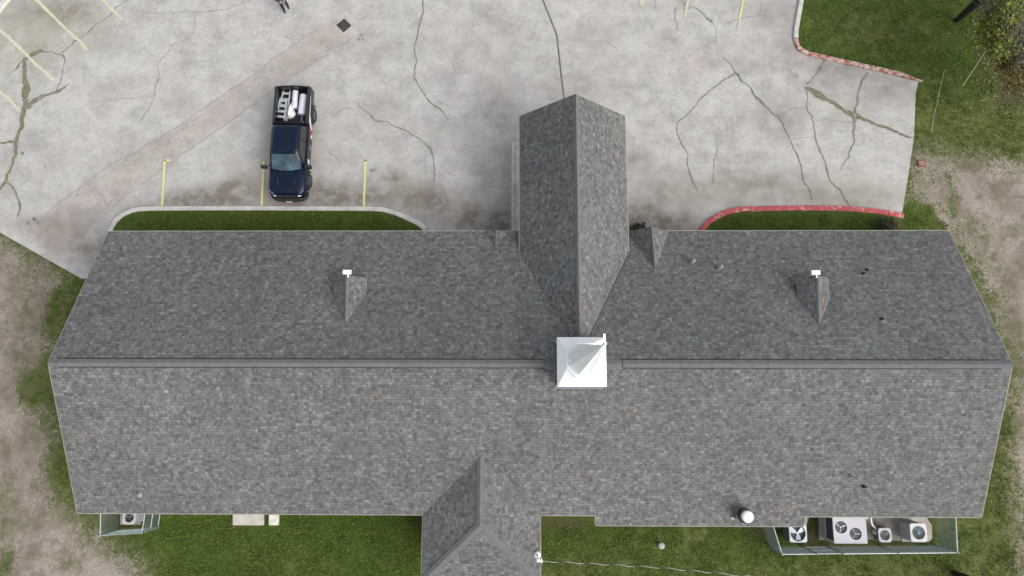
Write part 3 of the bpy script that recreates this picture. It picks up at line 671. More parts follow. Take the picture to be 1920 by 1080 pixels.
for x in (PL + .35, PR - .35):
    for y in (PY - .45, PY - 3.0):
        bm = B(); box(bm, x - .17, x + .17, y - .17, y + .17, 0, .5); box(bm, x - .11, x + .11, y - .11, y + .11, .5, PE - .3); cpart('porch_column', bm, M_CREAM)
# small front gables beside the porch, and louvre dormers
def gablet(front, back, halfw, over=0.0, name='dormer', white=True, zbase=None):
    """front, back: ridge ends in the photo; back lies on the main slope"""
    pb = UP(*back); z = pb.z; pf = G(*front, z)
    zl = zbase if zbase else z - halfw * 0.80
    ybase = YR + (ZR - zl) / SL
    bm = B()
    for s in (-1, 1):
        slab(bm, [(pf.x, pf.y, z + .03), (pb.x, pb.y - .1, z + .03), (pf.x + s * halfw, min(ybase, pf.y) - .02, zl + .03), (pf.x + s * halfw * 1.0, pf.y - .0, zl + .03)], .05, uvdir=(0, 1, 0))
    o = cpart(name, bm, [M_SHINGLE, M_UNDER], roof)
    s_ = (z - zl) / halfw
    cap((pf.x, pf.y, z + .03), (pb.x, pb.y, z + .03), .10, .13, roof, (-1, 0, -s_), (1, 0, -s_), .012)
    bm = B(); loft(bm, [[Vector((pf.x - halfw + .08, pf.y - .22, zl - .35)), Vector((pf.x + halfw - .08, pf.y - .22, zl - .35)), Vector((pf.x + halfw - .08, pf.y - .22, zl)), Vector((pf.x, pf.y - .22, z - .05)), Vector((pf.x - halfw + .08, pf.y - .22, zl))],
                        [Vector((pf.x - halfw + .08, pf.y - .12, zl - .35)), Vector((pf.x + halfw - .08, pf.y - .12, zl - .35)), Vector((pf.x + halfw - .08, pf.y - .12, zl)), Vector((pf.x, pf.y - .12, z - .05)), Vector((pf.x - halfw + .08, pf.y - .12, zl))]])
    fixn(bm); cpart('gable_wall', bm, M_CREAM, roof)
    return pf, z
for fr, bk, hwid, wpx in (((650, 516), (648, 603), .80, (650.5, 510)), ((1533, 517), (1535, 606), .74, (1530, 511))):
    pf, z = gablet(fr, bk, hwid)
    c = G(*wpx, z + .1)
    bm = B(); box(bm, c.x - .19, c.x + .19, c.y - .10, c.y + .10, z + .0, z + .12); bevel(bm, .025, 2)
    tube(bm, [(c.x + .03, c.y - .06, z + .04), (c.x + .05, c.y - .24, z + .02)], .035, 8)
    cpart('flood_light', bm, M_WHITEM, roof)
gablet((1221, 425), (1228, 502), 1.06, name='entry_gable', zbase=ZE)
gablet((930, 431), (929, 464), .55, name='entry_gable', zbase=ZE)
# plumbing vents through the roof
def vent(px, py, h, r, fn, m=M_VENT, capd=False):
    p = fn(px, py); bm = B()
    lathe(bm, [(r * 2.1, -.05), (r * 1.9, .03), (r * 1.15, .10), (r, .12), (r, h), (r * .72, h), (r * .7, h - .08)], 14, p)
    if capd: lathe(bm, [(r * 1.5, h - .02), (r * 1.7, h + .02), (r * .4, h + .09)], 14, p)
    fixn(bm); cpart('vent_pipe', bm, m, roof)
vent(1296, 491, .38, .075, UP, M_LEAD, True); vent(1347, 502, .38, .075, UP, M_LEAD, True)
for q in ((1618, 513), (1625, 506), (1652, 598)): vent(*q, .20, .036, UP, M_DARK)
vent(1594, 893, .25, .06, LO, M_VENT); vent(1619, 912, .22, .042, LO, M_DARK); vent(261, 927, .28, .07, LO, M_VENT); vent(966, 991, .25, .05, LO, M_DARK)
# round-capped exhaust near the rear eave
p = LO(1388, 962); bm = B()
box(bm, p.x - .26, p.x + .26, p.y - .26, p.y + .26, p.z - .2, p.z + .16); cpart('flashing', bm, M_LEAD, roof)
bm = B(); lathe(bm, [(.19, p.z - .1), (.19, p.z + .46), (.34, p.z + .47), (.355, p.z + .52), (.34, p.z + .56), (.10, p.z + .57), (.10, p.z + .8)], 28, (p.x + .03, p.y - .02, 0)); fixn(bm); cpart('exhaust_stack', bm, M_DARK, roof)
bm = B(); lathe(bm, [(.26, p.z + .78), (.265, p.z + .98), (.25, p.z + 1.01), (.18, p.z + 1.045), (.05, p.z + 1.065)], 28, (p.x + .03, p.y - .02, 0)); fixn(bm); cpart('exhaust_cap', bm, M_WHITEM, roof, smooth=True)
bm = B(); q = LO(1376, 972); box(bm, q.x - .13, q.x + .13, q.y - .03, q.y + .05, q.z - .02, q.z + .05); cpart('strap', bm, M_GALV, roof)
# power mast at the rear wing's eave
mp = G(1008, 1043, 3.3); bm = B()
tube(bm, [(mp.x, mp.y, 2.3), (mp.x, mp.y, 4.05)], .045, 10); lathe(bm, [(.06, 4.0), (.09, 4.05), (.085, 4.16), (.03, 4.22)], 12, (mp.x, mp.y, 0)); tube(bm, [(mp.x, mp.y, 4.06), (mp.x + .13, mp.y - .05, 4.1), (mp.x + .2, mp.y - .07, 3.98)], .04, 8)
lathe(bm, [(.16, 3.0), (.12, 3.06), (.05, 3.1)], 12, (mp.x, mp.y, 0)); fixn(bm); cpart('service_mast', bm, M_WHITEM)
bm = B(); box(bm, mp.x - .32, mp.x - .12, mp.y - .16, mp.y + .14, 2.78, 2.98); cpart('junction_box', bm, M_LEAD)
bm = B(); box(bm, mp.x + .02, mp.x + .22, mp.y - .42, mp.y - .22, 2.5, 2.72); bevel(bm, .03, 2); cpart('lamp_housing', bm, M_WHITEM)
# steeple
sc = G(1091, 678, 7.15); sx, sy = sc.x, sc.y; SH = 1.02
bm = B(); box(bm, sx - SH + .07, sx + SH - .07, sy - SH + .07, sy + SH - .07, 4.6, 7.02); steeple = cpart('steeple', bm, mat('weathered white siding', (0.42, 0.42, 0.41), .6, var=.1))
def spart(name, bm, m): 
    fixn(bm); return cpart(name, bm, m, steeple)
bm = B()
def oct_(r, z): return [Vector((sx + r / math.cos(math.pi / 8) * math.cos(math.pi / 8 + k * math.pi / 4), sy + r / math.cos(math.pi / 8) * math.sin(math.pi / 8 + k * math.pi / 4), z)) for k in range(8)]
sq = [Vector((sx + a * SH, sy + b * SH, 7.15)) for a, b in ((1, 1), (-1, 1), (-1, -1), (1, -1))]
sqb = [p - Vector((0, 0, .14)) for p in sq]
Vt = [bm.verts.new(p) for p in sq]; Vb = [bm.verts.new(p) for p in sqb]
for k in range(4): bm.faces.new((Vt[k], Vt[(k + 1) % 4], Vb[(k + 1) % 4], Vb[k]))
bm.faces.new(Vb)
O = [bm.verts.new(p) for p in oct_(.66, 7.80)]
# octagon vertex order: 22.5, 67.5, 112.5 ... degrees
for k in range(4):
    a, b = O[(2 * k) % 8], O[(2 * k + 1) % 8]; c = O[(2 * k + 2) % 8]
    bm.faces.new((Vt[k], a, b)); bm.faces.new((Vt[k], b, c, Vt[(k + 1) % 4]))
bm.faces.new(O); spart('steeple_skirt', bm, M_WHITE)
bm = B(); loft(bm, [oct_(.72, 7.78), oct_(.74, 7.98), oct_(.70, 8.06), oct_(.62, 8.08)]); spart('spire_collar', bm, M_WHITE)
bm = B(); APZ = 14.35; loft(bm, [oct_(.60, 8.0), oct_(.62, 8.5), oct_(.585, 8.56), oct_(.5, 9.2), oct_(.045, APZ)]); spart('spire', bm, M_WHITE)
M_SEAM = mat('grey sealant seam', (.62, .67, .70), .6, var=.2, vscale=4)
bm = B()
for k in range(8):
    a_, b_ = oct_(.586, 8.56)[k], oct_(.046, APZ)[k]; tube(bm, [a_, a_.lerp(b_, .5), b_], [.007, .006, .004], 5)
for k in range(4): tube(bm, [sq[k], oct_(.66, 7.80)[2 * k + 1]], .006, 5)
for z_, r_ in ((8.075, .635), (8.565, .582)): P_ = oct_(r_, z_); tube(bm, P_ + [P_[0]], .012, 5, cap=False)
spart('seam', bm, M_SEAM)
bm = B()
for k in range(4): box(bm, -1.045, 1.045, 1.02, 1.045, 6.98, 7.05, M=Matrix.Translation((sx, sy, 0)) @ Matrix.Rotation(k * math.pi / 2, 4, 'Z'))
spart('trim', bm, M_WHITE)
bm = B()
for k in range(4): box(bm, -1.08, 1.08, .945, 1.10, 5.2, 6.06, M=Matrix.Translation((sx, sy, 0)) @ Matrix.Rotation(k * math.pi / 2, 4, 'Z'), taper=1)
for v in bm.verts: v.co.z = ZR - SL * abs(v.co.y - YR) + (.03 if v.co.z > 5.5 else -.1)
spart('flashing', bm, M_LEAD)
bm = B(); box(bm, sx - .035, sx + .035, sy - .035, sy + .035, APZ - .1, APZ + 1.0); box(bm, sx - .036, sx + .036, sy - .32, sy + .32, APZ + .62, APZ + .70); spart('cross', bm, M_WHITE)

# ------------------------------------------------------------------ utility poles, cable, guy
M_POLE = mat('dark creosoted wood', (0.012, 0.010, 0.008), .9, var=.3, vscale=4)
def pole(px, py, label, r0, r1):
    b = G(px, py, 0); o = empty('utility_pole', b, label=label, cat='utility pole', group='dark poles at the edge of the lawn')
    bm = B(); tube(bm, [(0, 0, -.2), (0, 0, 2.5), (0, 0, 9)], [r0, r1, r1 * .9], 14); obj('shaft', bm, M_POLE, o, True)
    bm = B(); box(bm, -.06, .06, -1.2, 1.2, 8.3, 8.42); obj('crossarm', bm, M_POLE, o)
    return b
tp = pole(1794, 38, 'dark pole rising from the grass beside the yellow leaved tree', .15, .27)
pole(1790, 1076, 'dark pole behind the church by the fenced cooling units', .17, .2)
a, b = G(1805, 161, 0.02), Vector((tp.x, tp.y, 8.6)); d = (b - a).normalized()
o = empty('guy_wire', a, label='guy wire with pale plastic guard staked in the grass', cat='guy wire')
bm = B(); tube(bm, [d * 0, d * 2.55], .021, 8); obj('wire_guard', bm, mat('pale plastic guard', (.42, .46, .30), .5, var=.15), o)
bm = B(); tube(bm, [d * 2.4, d * (b - a).length], .006, 6); obj('wire', bm, M_GALV, o)
bm = B(); pp = [G(1746, 250, .03), G(1752, 215, .05), G(1760, 178, .05), G(1771, 130, .03)]; tube(bm, pp, .011, 6)
tag(obj('wire', bm, mat('pale wire', (.33, .36, .26), .6, var=.2)), label='thin pale wire lying across the grass by the lot corner', cat='wire')
# twisted service cable
o = empty('service_cable', (mp.x, mp.y, 4.1), label='twisted overhead power cable running from the rear roof mast', cat='cable')
A = Vector((mp.x + .2, mp.y - .07, 4.0)); E1 = G(1110, 1057, 4.0); E2 = G(1240, 1064.5, 4.2); E3 = G(1420, 1082, 4.6); E4 = G(1700, 1112, 5.6)
key = [A, E1, E2, E3, E4]; Lk = [0]
for q in range(1, 5): Lk.append(Lk[-1] + (key[q] - key[q - 1]).length)
for nm, ph, m, rr in (('neutral_wire', 0, mat('bare aluminium cable', (.50, .51, .42), .4, metal=.2), .011), ('insulated_wire', math.pi, mat('black cable sheath', (.03, .035, .025), .6), .016)):
    pts = []; n = 260
    for s in range(n + 1):
        dd = Lk[-1] * s / n; k = max(0, min(3, sum(1 for q in Lk[1:-1] if dd > q))); f = (dd - Lk[k]) / (Lk[k + 1] - Lk[k]); p = key[k].lerp(key[k + 1], f)
        aa = dd / 1.12 * 2 * math.pi + ph
        hr_ = .022 if ph == 0 else .004; pts.append(p + Vector((0, math.cos(aa) * hr_, math.sin(aa) * hr_)) - o.location)
    bm = B(); tube(bm, pts, rr, 6); obj(nm, bm, m, o, True)

# ------------------------------------------------------------------ chain link enclosures
def chain(bm, A, Bp, h, sp=.075, r=.0045):
    A, Bp = Vector(A), Vector(Bp); L = (Bp - A).xy.length; t = (Bp - A).normalized(); nrm = Vector((-t.y, t.x, 0)); up = Vector((0, 0, 1))
    for s in (1, -1):
        k = -h
        while k < L + h:
            # line u = k + s*v
            v0, v1 = 0.04, h
            pts = []
            for v in (v0, v1):
                pts.append([k + s * v, v])
            (u0, w0), (u1, w1) = pts
            def clip(u, w, u2, w2):
                if u < 0: f = (0 - u) / (u2 - u) if u2 != u else 2; return (0, w + (w2 - w) * f) if 0 <= f <= 1 else None
                if u > L: f = (L - u) / (u2 - u) if u2 != u else 2; return (L, w + (w2 - w) * f) if 0 <= f <= 1 else None
                return (u, w)
            p0, p1 = clip(u0, w0, u1, w1), clip(u1, w1, u0, w0)
            if p0 and p1:
                off = nrm * (r * s)
                a, b = A + t * p0[0] + up * p0[1] + off, A + t * p1[0] + up * p1[1] + off
                if (b - a).length > .03: tube(bm, [a, b], r, 3, cap=False)
            k += sp
def fence(name, label, runs, posts, gate, h):
    base = runs[0][0].copy(); base.z = 0
    o = empty('chain_link_fence', base, label=label, cat='fence', group='chain link enclosures')
    for A, Bp in runs:
        bm = B(); chain(bm, A - base, Bp - base, h); obj('chain_mesh', bm, M_GALVM, o)
        bm = B(); tube(bm, [A - base + Vector((0, 0, h)), Bp - base + Vector((0, 0, h))], .034, 8); obj('top_rail', bm, M_GALV, o)
    for p in posts:
        bm = B(); tube(bm, [p - base - Vector((0, 0, .1)), p - base + Vector((0, 0, h + .06))], .04, 10); lathe(bm, [(.05, h + .05), (.05, h + .08), (.02, h + .12)], 10, p - base); obj('post', bm, M_GALV, o)
    for A, Bp in gate:
        bm = B(); a, b = A - base, Bp - base; up = Vector((0, 0, 1))
        for z in (.06, h * .5, h - .02): tube(bm, [a + up * z, b + up * z], .026, 8)
        for q in (a, b): tube(bm, [q + up * .06, q + up * (h - .02)], .026, 8)
        gt = obj('gate', bm, M_GALV, o)
        bm = B(); chain(bm, a, b, h - .04); m_ = obj('gate_mesh', bm, M_GALVM, gt)
    return o
hF = 1.66
def gF(x, y): p = G(x, y, hF); return Vector((p.x, p.y, 0))
c0, c1, c2, c3, c4, c5 = gF(1449, 985), gF(1466, 1039), gF(1531, 1038.5), gF(1581, 1038), gF(1795, 1036), gF(1791, 962)
c0b = c0 + (c0 - c1).normalized() * .55; c5b = c5 + (c5 - c4).normalized() * .7
mid = c3.lerp(c4, .48)
fence('f', 'long chain link fence around four cooling units behind the church', [(c0b, c1), (c1, c2), (c3, c4), (c4, c5b)], [c1, c2, c3, mid, c4], [(c2 + Vector((.06, 0, 0)), c3 - Vector((.06, 0, 0)))], hF)
hF = 1.55
d0, d1, d2, d3 = gF(187, 960), gF(188, 1004), gF(266, 999), gF(273, 960)
fence('f', 'small chain link pen around one cooling unit at the rear corner', [(d0 + Vector((0, .5, 0)), d1), (d1, d2)], [d1, d2], [(d2 + Vector((0, .07, 0)), d3 + Vector((0, .5, 0)))], hF)
# equipment pads
def pad(pts, z, m, label):
    bm = B(); P = [G(x, y, z) for x, y in pts]; loft(bm, [[p - Vector((0, 0, z + .1)) for p in P], P]); fixn(bm); bevel(bm, .015, 1)
    tag(obj('equipment_pad', bm, m), label, 'concrete pad', 'concrete pads behind the church')
pad([(1476, 950), (1516, 950), (1517, 972), (1510, 990), (1514, 1014), (1478, 1014)], .07, M_PAD, 'concrete pad under the cooling unit with three pale blades')
pad([(1536, 950), (1640, 950), (1640, 1012), (1536, 1012)], .08, M_PAD, 'concrete pad under the big white two fan cooling unit')
pad([(1641, 950), (1690, 950), (1690, 1014), (1641, 1014)], .06, M_PAD, 'brownish concrete pad under the smallest rounded cooling unit')
pad([(1691, 945), (1734, 945), (1740, 975), (1748, 985), (1748, 1010), (1742, 1016), (1691, 1016)], .10, M_SLAB, 'pale concrete pad under the cooling unit nearest the right fence')
pad([(225, 945), (262, 945), (262, 984), (225, 984)], .08, M_PAD, 'concrete pad under the lone cooling unit in the small pen')
pad([(436, 945), (493.5, 945), (493.5, 985), (436, 985)], .10, M_SLAB, 'wide pale concrete slab at the rear eave')
bm = B(); P = [G(504, 945, .16), G(521, 945, .16), G(521, 985, .16), G(503.5, 985, .16)]; loft(bm, [[p - Vector((0, 0, .26)) for p in P], P]); fixn(bm); bevel(bm, .02, 1)
tag(obj('splash_block', bm, mat('bright concrete', (.55, .55, .48), .85, var=.2, vscale=5)), 'bright narrow concrete block beside the wide slab at the eave', 'concrete block')

# ------------------------------------------------------------------ cooling units
def hole_panel(bm, hx, hy, r, z, cx=0, cy=0, n=48, mi=0, ox=0, oy=0, x0=None, x1=None):
    xa, xb = (-hx, hx) if x0 is None else (x0, x1)
    inn, out = [], []
    for k in range(n):
        a = 2 * math.pi * (k + .5) / n; c, s = math.cos(a), math.sin(a)
        inn.append(bm.verts.new((cx + r * c, cy + r * s, z)))
        # project on the rectangle around
        tx = ((xb if c > 0 else xa) - cx) / c if abs(c) > 1e-6 else 1e9; ty = ((hy if s > 0 else -hy) - cy) / s if abs(s) > 1e-6 else 1e9
        tt = min(tx, ty); out.append(bm.verts.new((cx + tt * c, cy + tt * s, z)))
    corners = {}
    for k in range(n):
        j = (k + 1) % n
        a, b = out[k].co, out[j].co
        f = None
        onx = lambda p: abs(p.x - xa) < 1e-5 or abs(p.x - xb) < 1e-5
        if onx(a) != onx(b) and not (abs(a.x - b.x) < 1e-5 or abs(a.y - b.y) < 1e-5):
            cxn = a.x if onx(a) else b.x; cyn = b.y if onx(a) else a.y
            cv = bm.verts.new((cxn, cyn, z)); f = bm.faces.new((inn[k], out[k], cv, out[j], inn[j]))
        else: f = bm.faces.new((inn[k], out[k], out[j], inn[j]))
        f.material_index = mi
    # throat
    low = [bm.verts.new((v.co.x, v.co.y, z - .12)) for v in inn]
    for k in range(n):
        j = (k + 1) % n; f = bm.faces.new((inn[k], inn[j], low[j], low[k])); f.material_index = mi
def fanblades(bm, r, z, n=3, cx=0, cy=0, a0=0.3, wd=.55):
    lathe(bm, [(r * .17, z - .05), (r * .17, z + .02), (r * .1, z + .03)], 14, (cx, cy, 0))
    for k in range(n):
        a = a0 + k * 2 * math.pi / n; pr = []
        for (rr, hw_, tw) in ((.14, .14, .02), (.45, .27, .03), (.75, .36, .03), (.93, .33, .025)):
            c = Vector((math.cos(a), math.sin(a), 0)); s = Vector((-c.y, c.x, 0))
            p = c * rr * r + Vector((cx, cy, z)); pr.append((p + s * hw_ * r * wd + Vector((0, 0, tw)), p - s * hw_ * r * wd - Vector((0, 0, tw))))
        for q in range(3):
            V = [bm.verts.new(x) for x in (pr[q][0], pr[q][1], pr[q + 1][1], pr[q + 1][0])]; bm.faces.new(V)
            V2 = [bm.verts.new(x - Vector((0, 0, .012))) for x in (pr[q][0], pr[q][1], pr[q + 1][1], pr[q + 1][0])]; bm.faces.new(V2[::-1])
def guard(bm, r, z, rings=6, spokes=12, wr=.004, cx=0, cy=0):
    for k in range(1, rings + 1):
        rr = r * k / rings; tube(bm, [(cx + rr * math.cos(2 * math.pi * q / 28), cy + rr * math.sin(2 * math.pi * q / 28), z) for q in range(29)], wr, 3, cap=False)
    for k in range(spokes):
        a = 2 * math.pi * k / spokes; tube(bm, [(cx + r * .1 * math.cos(a), cy + r * .1 * math.sin(a), z), (cx + r * math.cos(a), cy + r * math.sin(a), z)], wr, 3, cap=False)
M_ACG = mat('grey condenser coil', (.15, .17, .17), .6, metal=.3, var=.2, vscale=14)
M_ACB = mat('pale grey cabinet', (.40, .43, .44), .5, var=.08)
M_BLADE = mat('pale fan blade', (.62, .66, .70), .45)
M_BLADED = mat('dull fan blade', (.16, .16, .17), .5, metal=.2)
M_WELL = mat('blue grey fan well', (.035, .06, .085), .6)
M_ACTOP = mat('off white enamel', (.60, .61, .60), .5, var=.06, vscale=8)
M_PKG = mat('pale mauve grey sheet metal', (.49, .475, .51), .5, var=.05, vscale=3)
M_BEIGE = mat('off white cabinet top', (.52, .51, .50), .5, var=.05, vscale=5)
def rounded_sq(hx, hy, r, z, n=5):
    e = 2.2 + 1.15 * min(hx, hy) / max(r, .01); N = 48; P = []
    for k in range(N):
        c, q = math.cos(2 * math.pi * (k + .5) / N), math.sin(2 * math.pi * (k + .5) / N); d = (abs(c / hx) ** e + abs(q / hy) ** e) ** (-1 / e); P.append(Vector((d * c, d * q, z)))
    return P
def cooler(label, pos, hx, hy, h, cr, fr, mtop, mbody, mwell, mblade, nb=3, blades=True, guards=(6, 12, .004), a0=.4, z0=.08, bw=.55, hub=False):
    o = empty('air_conditioner', pos, label=label, cat='air conditioner', group='cooling units behind the church')
    bm = B(); loft(bm, [rounded_sq(hx * .97, hy * .97, cr, z0), rounded_sq(hx * .97, hy * .97, cr, h - .05)], cap=False)
    nl = int((h - .2) / .07)
    for k in range(nl):
        z = z0 + .08 + k * .07; loft(bm, [rounded_sq(hx * .985, hy * .985, cr, z), rounded_sq(hx * .985, hy * .985, cr, z + .035)], cap=False)
    fixn(bm); obj('cabinet', bm, mbody, o)
    # top: rounded rim down to a round opening
    bm = B(); n = 24; R0, R1 = rounded_sq(hx, hy, cr, h - .05), rounded_sq(hx * .985, hy * .985, cr, h)
    V = loft(bm, [R0, R1], cap=False)
    cir = [];  N = len(R1)
    for p in R1: a = math.atan2(p.y, p.x); cir.append(bm.verts.new((fr * math.cos(a), fr * math.sin(a), h + .004)))
    low = [bm.verts.new((v.co.x, v.co.y, h - .10)) for v in cir]
    for k in range(N):
        j = (k + 1) % N; bm.faces.new((V[1][k], V[1][j], cir[j], cir[k])); bm.faces.new((cir[k], cir[j], low[j], low[k]))
    fixn(bm); obj('top_panel', bm, mtop, o)
    bm = B(); lathe(bm, [(fr * 1.02, h - .16), (fr * 1.02, h - .155)], 28); obj('fan_well', bm, mwell, o)
    if blades: bm = B(); fanblades(bm, fr * .95, h - .075, nb, a0=a0, wd=bw); obj('fan', bm, mblade, o)
    bm = B(); guard(bm, fr * .99, h + .006, *guards)
    if hub: lathe(bm, [(fr * .27, h), (fr * .27, h + .02), (fr * .2, h + .03), (fr * .12, h + .02), (fr * .12, h + .01)], 20)
    obj('fan_guard', bm, M_GALVM, o)
    return o
def gz(x, y, z): p = G(x, y, z); return Vector((p.x, p.y, 0))
cooler('square cooling unit with three wide pale fan blades, half under the eave', gz(1496.5, 1000, .95), .43, .43, .95, .05, .375, M_ACTOP, M_ACG, M_WELL, M_BLADE, guards=(3, 4, .002), a0=-1.5, bw=.9)
cooler('smallest rounded cooling unit, beside the big two fan unit', gz(1659.5, 1003.5, .62), .32, .34, .62, .11, .245, M_ACTOP, M_ACG, mat('grey green fan well', (.13, .15, .145), .7), M_ACB, guards=(9, 16, .005), z0=.06)
cooler('tall cooling unit with ringed grille, nearest the right fence', gz(1722.5, 999, 1.15), .40, .44, 1.15, .07, .315, M_ACTOP, M_ACB, mat('blue green fan well', (.12, .16, .17), .6), M_ACG, guards=(10, 14, .006), z0=.1, hub=True, a0=1.1)
cooler('lone cooling unit with a black fan opening, in the small pen', gz(242, 970, .92), .325, .34, .92, .09, .245, M_BEIGE, M_ACB, M_DARK, M_BLADED, guards=(4, 8, .003), a0=.8, z0=.08)
# big package unit with two fans
pu = empty('air_conditioner', gz(1593.5, 994, 1.1), label='big white box cooling unit with two dark fans', cat='air conditioner', group='cooling units behind the church')
bm = B(); box(bm, -.74, .74, -.57, .57, .08, 1.06); obj('cabinet', bm, mat('dark coil face', (.06, .065, .075), .6, var=.2, vscale=10), pu)
bm = B()
for x in (-.75, .75):
    for y in (-.58, .58): box(bm, x - .05, x + .05, y - .05, y + .05, .05, 1.06)
box(bm, -.78, .78, -.61, .61, .05, .16); obj('corner_post', bm, M_PKG, pu)
bm = B()
fa, fb = (-.42, .13), (.26, -.17)
hole_panel(bm, 0, .62, .285, 1.11, cx=fa[0], cy=fa[1], x0=-.80, x1=-.085); hole_panel(bm, 0, .62, .285, 1.11, cx=fb[0], cy=fb[1], x0=-.085, x1=.80)
bmesh.ops.remove_doubles(bm, verts=bm.verts[:], dist=1e-4)
for (xa, xb, ya, yb) in ((-.80, .80, -.625, -.62), (-.80, .80, .62, .625), (-.805, -.80, -.62, .62), (.80, .805, -.62, .62)): box(bm, xa, xb, ya, yb, 1.04, 1.109)
bm.normal_update()
for f in bm.faces:
    if abs(f.normal.z) > .9 and f.normal.z < 0 and f.calc_center_median().z > 1.1: f.normal_flip()
obj('top_panel', bm, M_PKG, pu)
for c, a in ((fa, 2.3), (fb, 1.9)):
    bm = B(); lathe(bm, [(.30, .95), (.30, .955)], 28, (*c, 0)); obj('fan_well', bm, M_DARK, pu)
    bm = B(); fanblades(bm, .262, 1.06, 3, *c, a0=a, wd=.6); obj('fan', bm, M_BLADE if c is fa else M_ACB, pu)
    bm = B(); lathe(bm, [(.286, 1.113), (.279, 1.113), (.279, .96), (.286, .96), (.286, 1.113)], 40, (*c, 0), cap=False); fixn(bm); obj('fan_shroud', bm, M_DARK, pu)
    bm = B(); guard(bm, .282, 1.117, 2, 3, .0015, *c); obj('fan_guard', bm, M_BLACK, pu)
# pipes between units and wall
def pipe(pts, r, m, label, name='pipe'):
    bm = B(); P = [Vector(p) for p in pts]
    tube(bm, P, r, 10); tag(obj(name, bm, m, smooth=True), label, 'pipe', 'pipes around the cooling units')
pipe([G(1632, 955, .55), G(1632.5, 968, .55), G(1633, 976, .5), G(1635, 984, .45), G(1641, 990, .38), G(1652, 996, .3)], .045, M_WHITEM, 'white curved duct pipe running to the smallest cooling unit')
pipe([G(1627, 955, .4), G(1625, 968, .4), G(1623, 972, .4)], .10, M_WHITEM, 'short white pipe end at the eave beside the two fan unit')
pipe([G(1509, 1000, .2), G(1510, 985, .25), G(1511, 970, .3), G(1511, 955, .3)], .055, M_SLAB, 'pale pipe beside the unit with three pale blades')
bm = B(); q = G(1641, 997, .3); lathe(bm, [(.05, -.18), (.13, -.12), (.16, 0), (.12, .1), (.04, .14)], 10, q)
tag(obj('pipe_elbow', bm, mat('foil wrapped insulation', (.45, .45, .46), .4, metal=.4, var=.3, vscale=15), smooth=True), 'crumpled foil wrapped elbow beside the smallest cooling unit', 'pipe elbow')
bm = B(); p1 = G(1709, 966, .3); box(bm, p1.x - .35, p1.x + .15, p1.y - .12, p1.y + .2, .1, .32); bevel(bm, .05, 2)  # black box added as the dark shadow up-left of the unit
tag(obj('shade_block', bm, M_BLACK), 'low black block standing in for the shade behind the unit nearest the right fence', 'shade block')
bm = B(); c = G(1238, 1021, 0); lathe(bm, [(.11, -.05), (.11, .30), (.15, .30), (.155, .36), (.10, .38), (.03, .385)], 18, c); fixn(bm)
tag(obj('cleanout_pipe', bm, mat('pale green plastic cap', (.27, .34, .31), .5, var=.1)), 'small pale capped pipe standing alone in the rear lawn', 'pipe')
# storm drain and valve cover
c, e1, e2 = G(645, 48, 0), G(632, 46, 0) , G(646, 36, 0)
dr = empty('storm_drain', c, math.atan2((G(658, 48) - G(646, 36)).y, (G(658, 48) - G(646, 36)).x), label='dark square storm drain grate set in the parking lot', cat='drain')
s = .30
bm = B(); box(bm, -s, s, -s, s, .006, .012); obj('drain_pit', bm, mat('drain pit', (.035, .033, .03), .8), dr)
bm = B()
for k in range(9): x = -s + .06 + k * (2 * s - .12) / 8; box(bm, x - .014, x + .014, -s, s, .012, .03)
for yy in (-s, s - .03): box(bm, -s - .02, s + .02, yy, yy + .03, .008, .033)
for xx in (-s - .02, s - .01): box(bm, xx, xx + .03, -s + .03, s - .03, .008, .033)
obj('grate', bm, mat('rusty iron', (.075, .065, .058), .7, metal=.3, var=.3), dr)
bm = B()
for k in range(4):
    M = Matrix.Rotation(k * math.pi / 2, 4, 'Z'); box(bm, s + .02, s + .15, -s - .02, s + .15, .005, .014, M=M)
obj('drain_collar', bm, M_COLLAR, dr)
c = G(1728, 306, 0); vc = empty('valve_box', c, .05, label='small rusty square cover in the bare dirt by the lot edge', cat='valve cover')
bm = B(); box(bm, -.21, .21, -.18, .18, -.08, .02); bevel(bm, .02, 1); obj('frame', bm, mat('rusted red iron', (.14, .055, .04), .8, var=.35, vscale=14), vc)
bm = B(); box(bm, -.15, .15, -.13, .13, .02, .035); bevel(bm, .01, 1); tube(bm, [(.03, -.05, .03), (.08, 0, .05), (.03, .05, .03)], .012, 6); obj('lid', bm, mat('dusty red lid', (.27, .15, .11), .85, var=.35, vscale=16), vc)

# ------------------------------------------------------------------ pickup truck
M_PAINT = mat('dark navy car paint', (.0022, .008, .022), .22, coat=0.15, spec=.22)
M_PBLK = mat('black car paint', (.008, .009, .010), .35, coat=.3, spec=.3)
M_GLASS = mat('windscreen glass', (.030, .066, .082), .05, coat=0.6, spec=.5, var=.6, vscale=1.9)  # blue-grey base and mottling paint in sky reflection and the dark interior
M_GLASSD = mat('tinted side glass', (.008, .010, .012), .05, coat=1.0, spec=.7)
M_CHROME = mat('chrome', (.62, .63, .65), .18, metal=1.0)
M_CARGO_D = None
M_TRIM = mat('black plastic trim', (.016, .016, .017), .6)
M_LINER = mat('black bed liner', (.010, .010, .016), .75)
M_LAMP = mat('headlight lens', (.72, .74, .77), .12, coat=1.0)
M_TAIL = mat('red tail lamp', (.22, .01, .012), .2, coat=1.0)
M_RIM = mat('dark wheel alloy', (.11, .11, .12), .3, metal=.8)
tail, nose = G(548.5, 161, 1.36), G(540.5, 375, .75)
fw = Vector((nose.x - tail.x, nose.y - tail.y, 0)); LT = fw.length; ctr = (tail + nose) / 2
truck = empty('pickup_truck', (ctr.x, ctr.y, 0.008), math.atan2(fw.y, fw.x) - math.pi / 2, label='dark navy crew cab pickup with loaded open bed, parked in the lot', cat='pickup truck')
LH = LT / 2; HW = 1.0
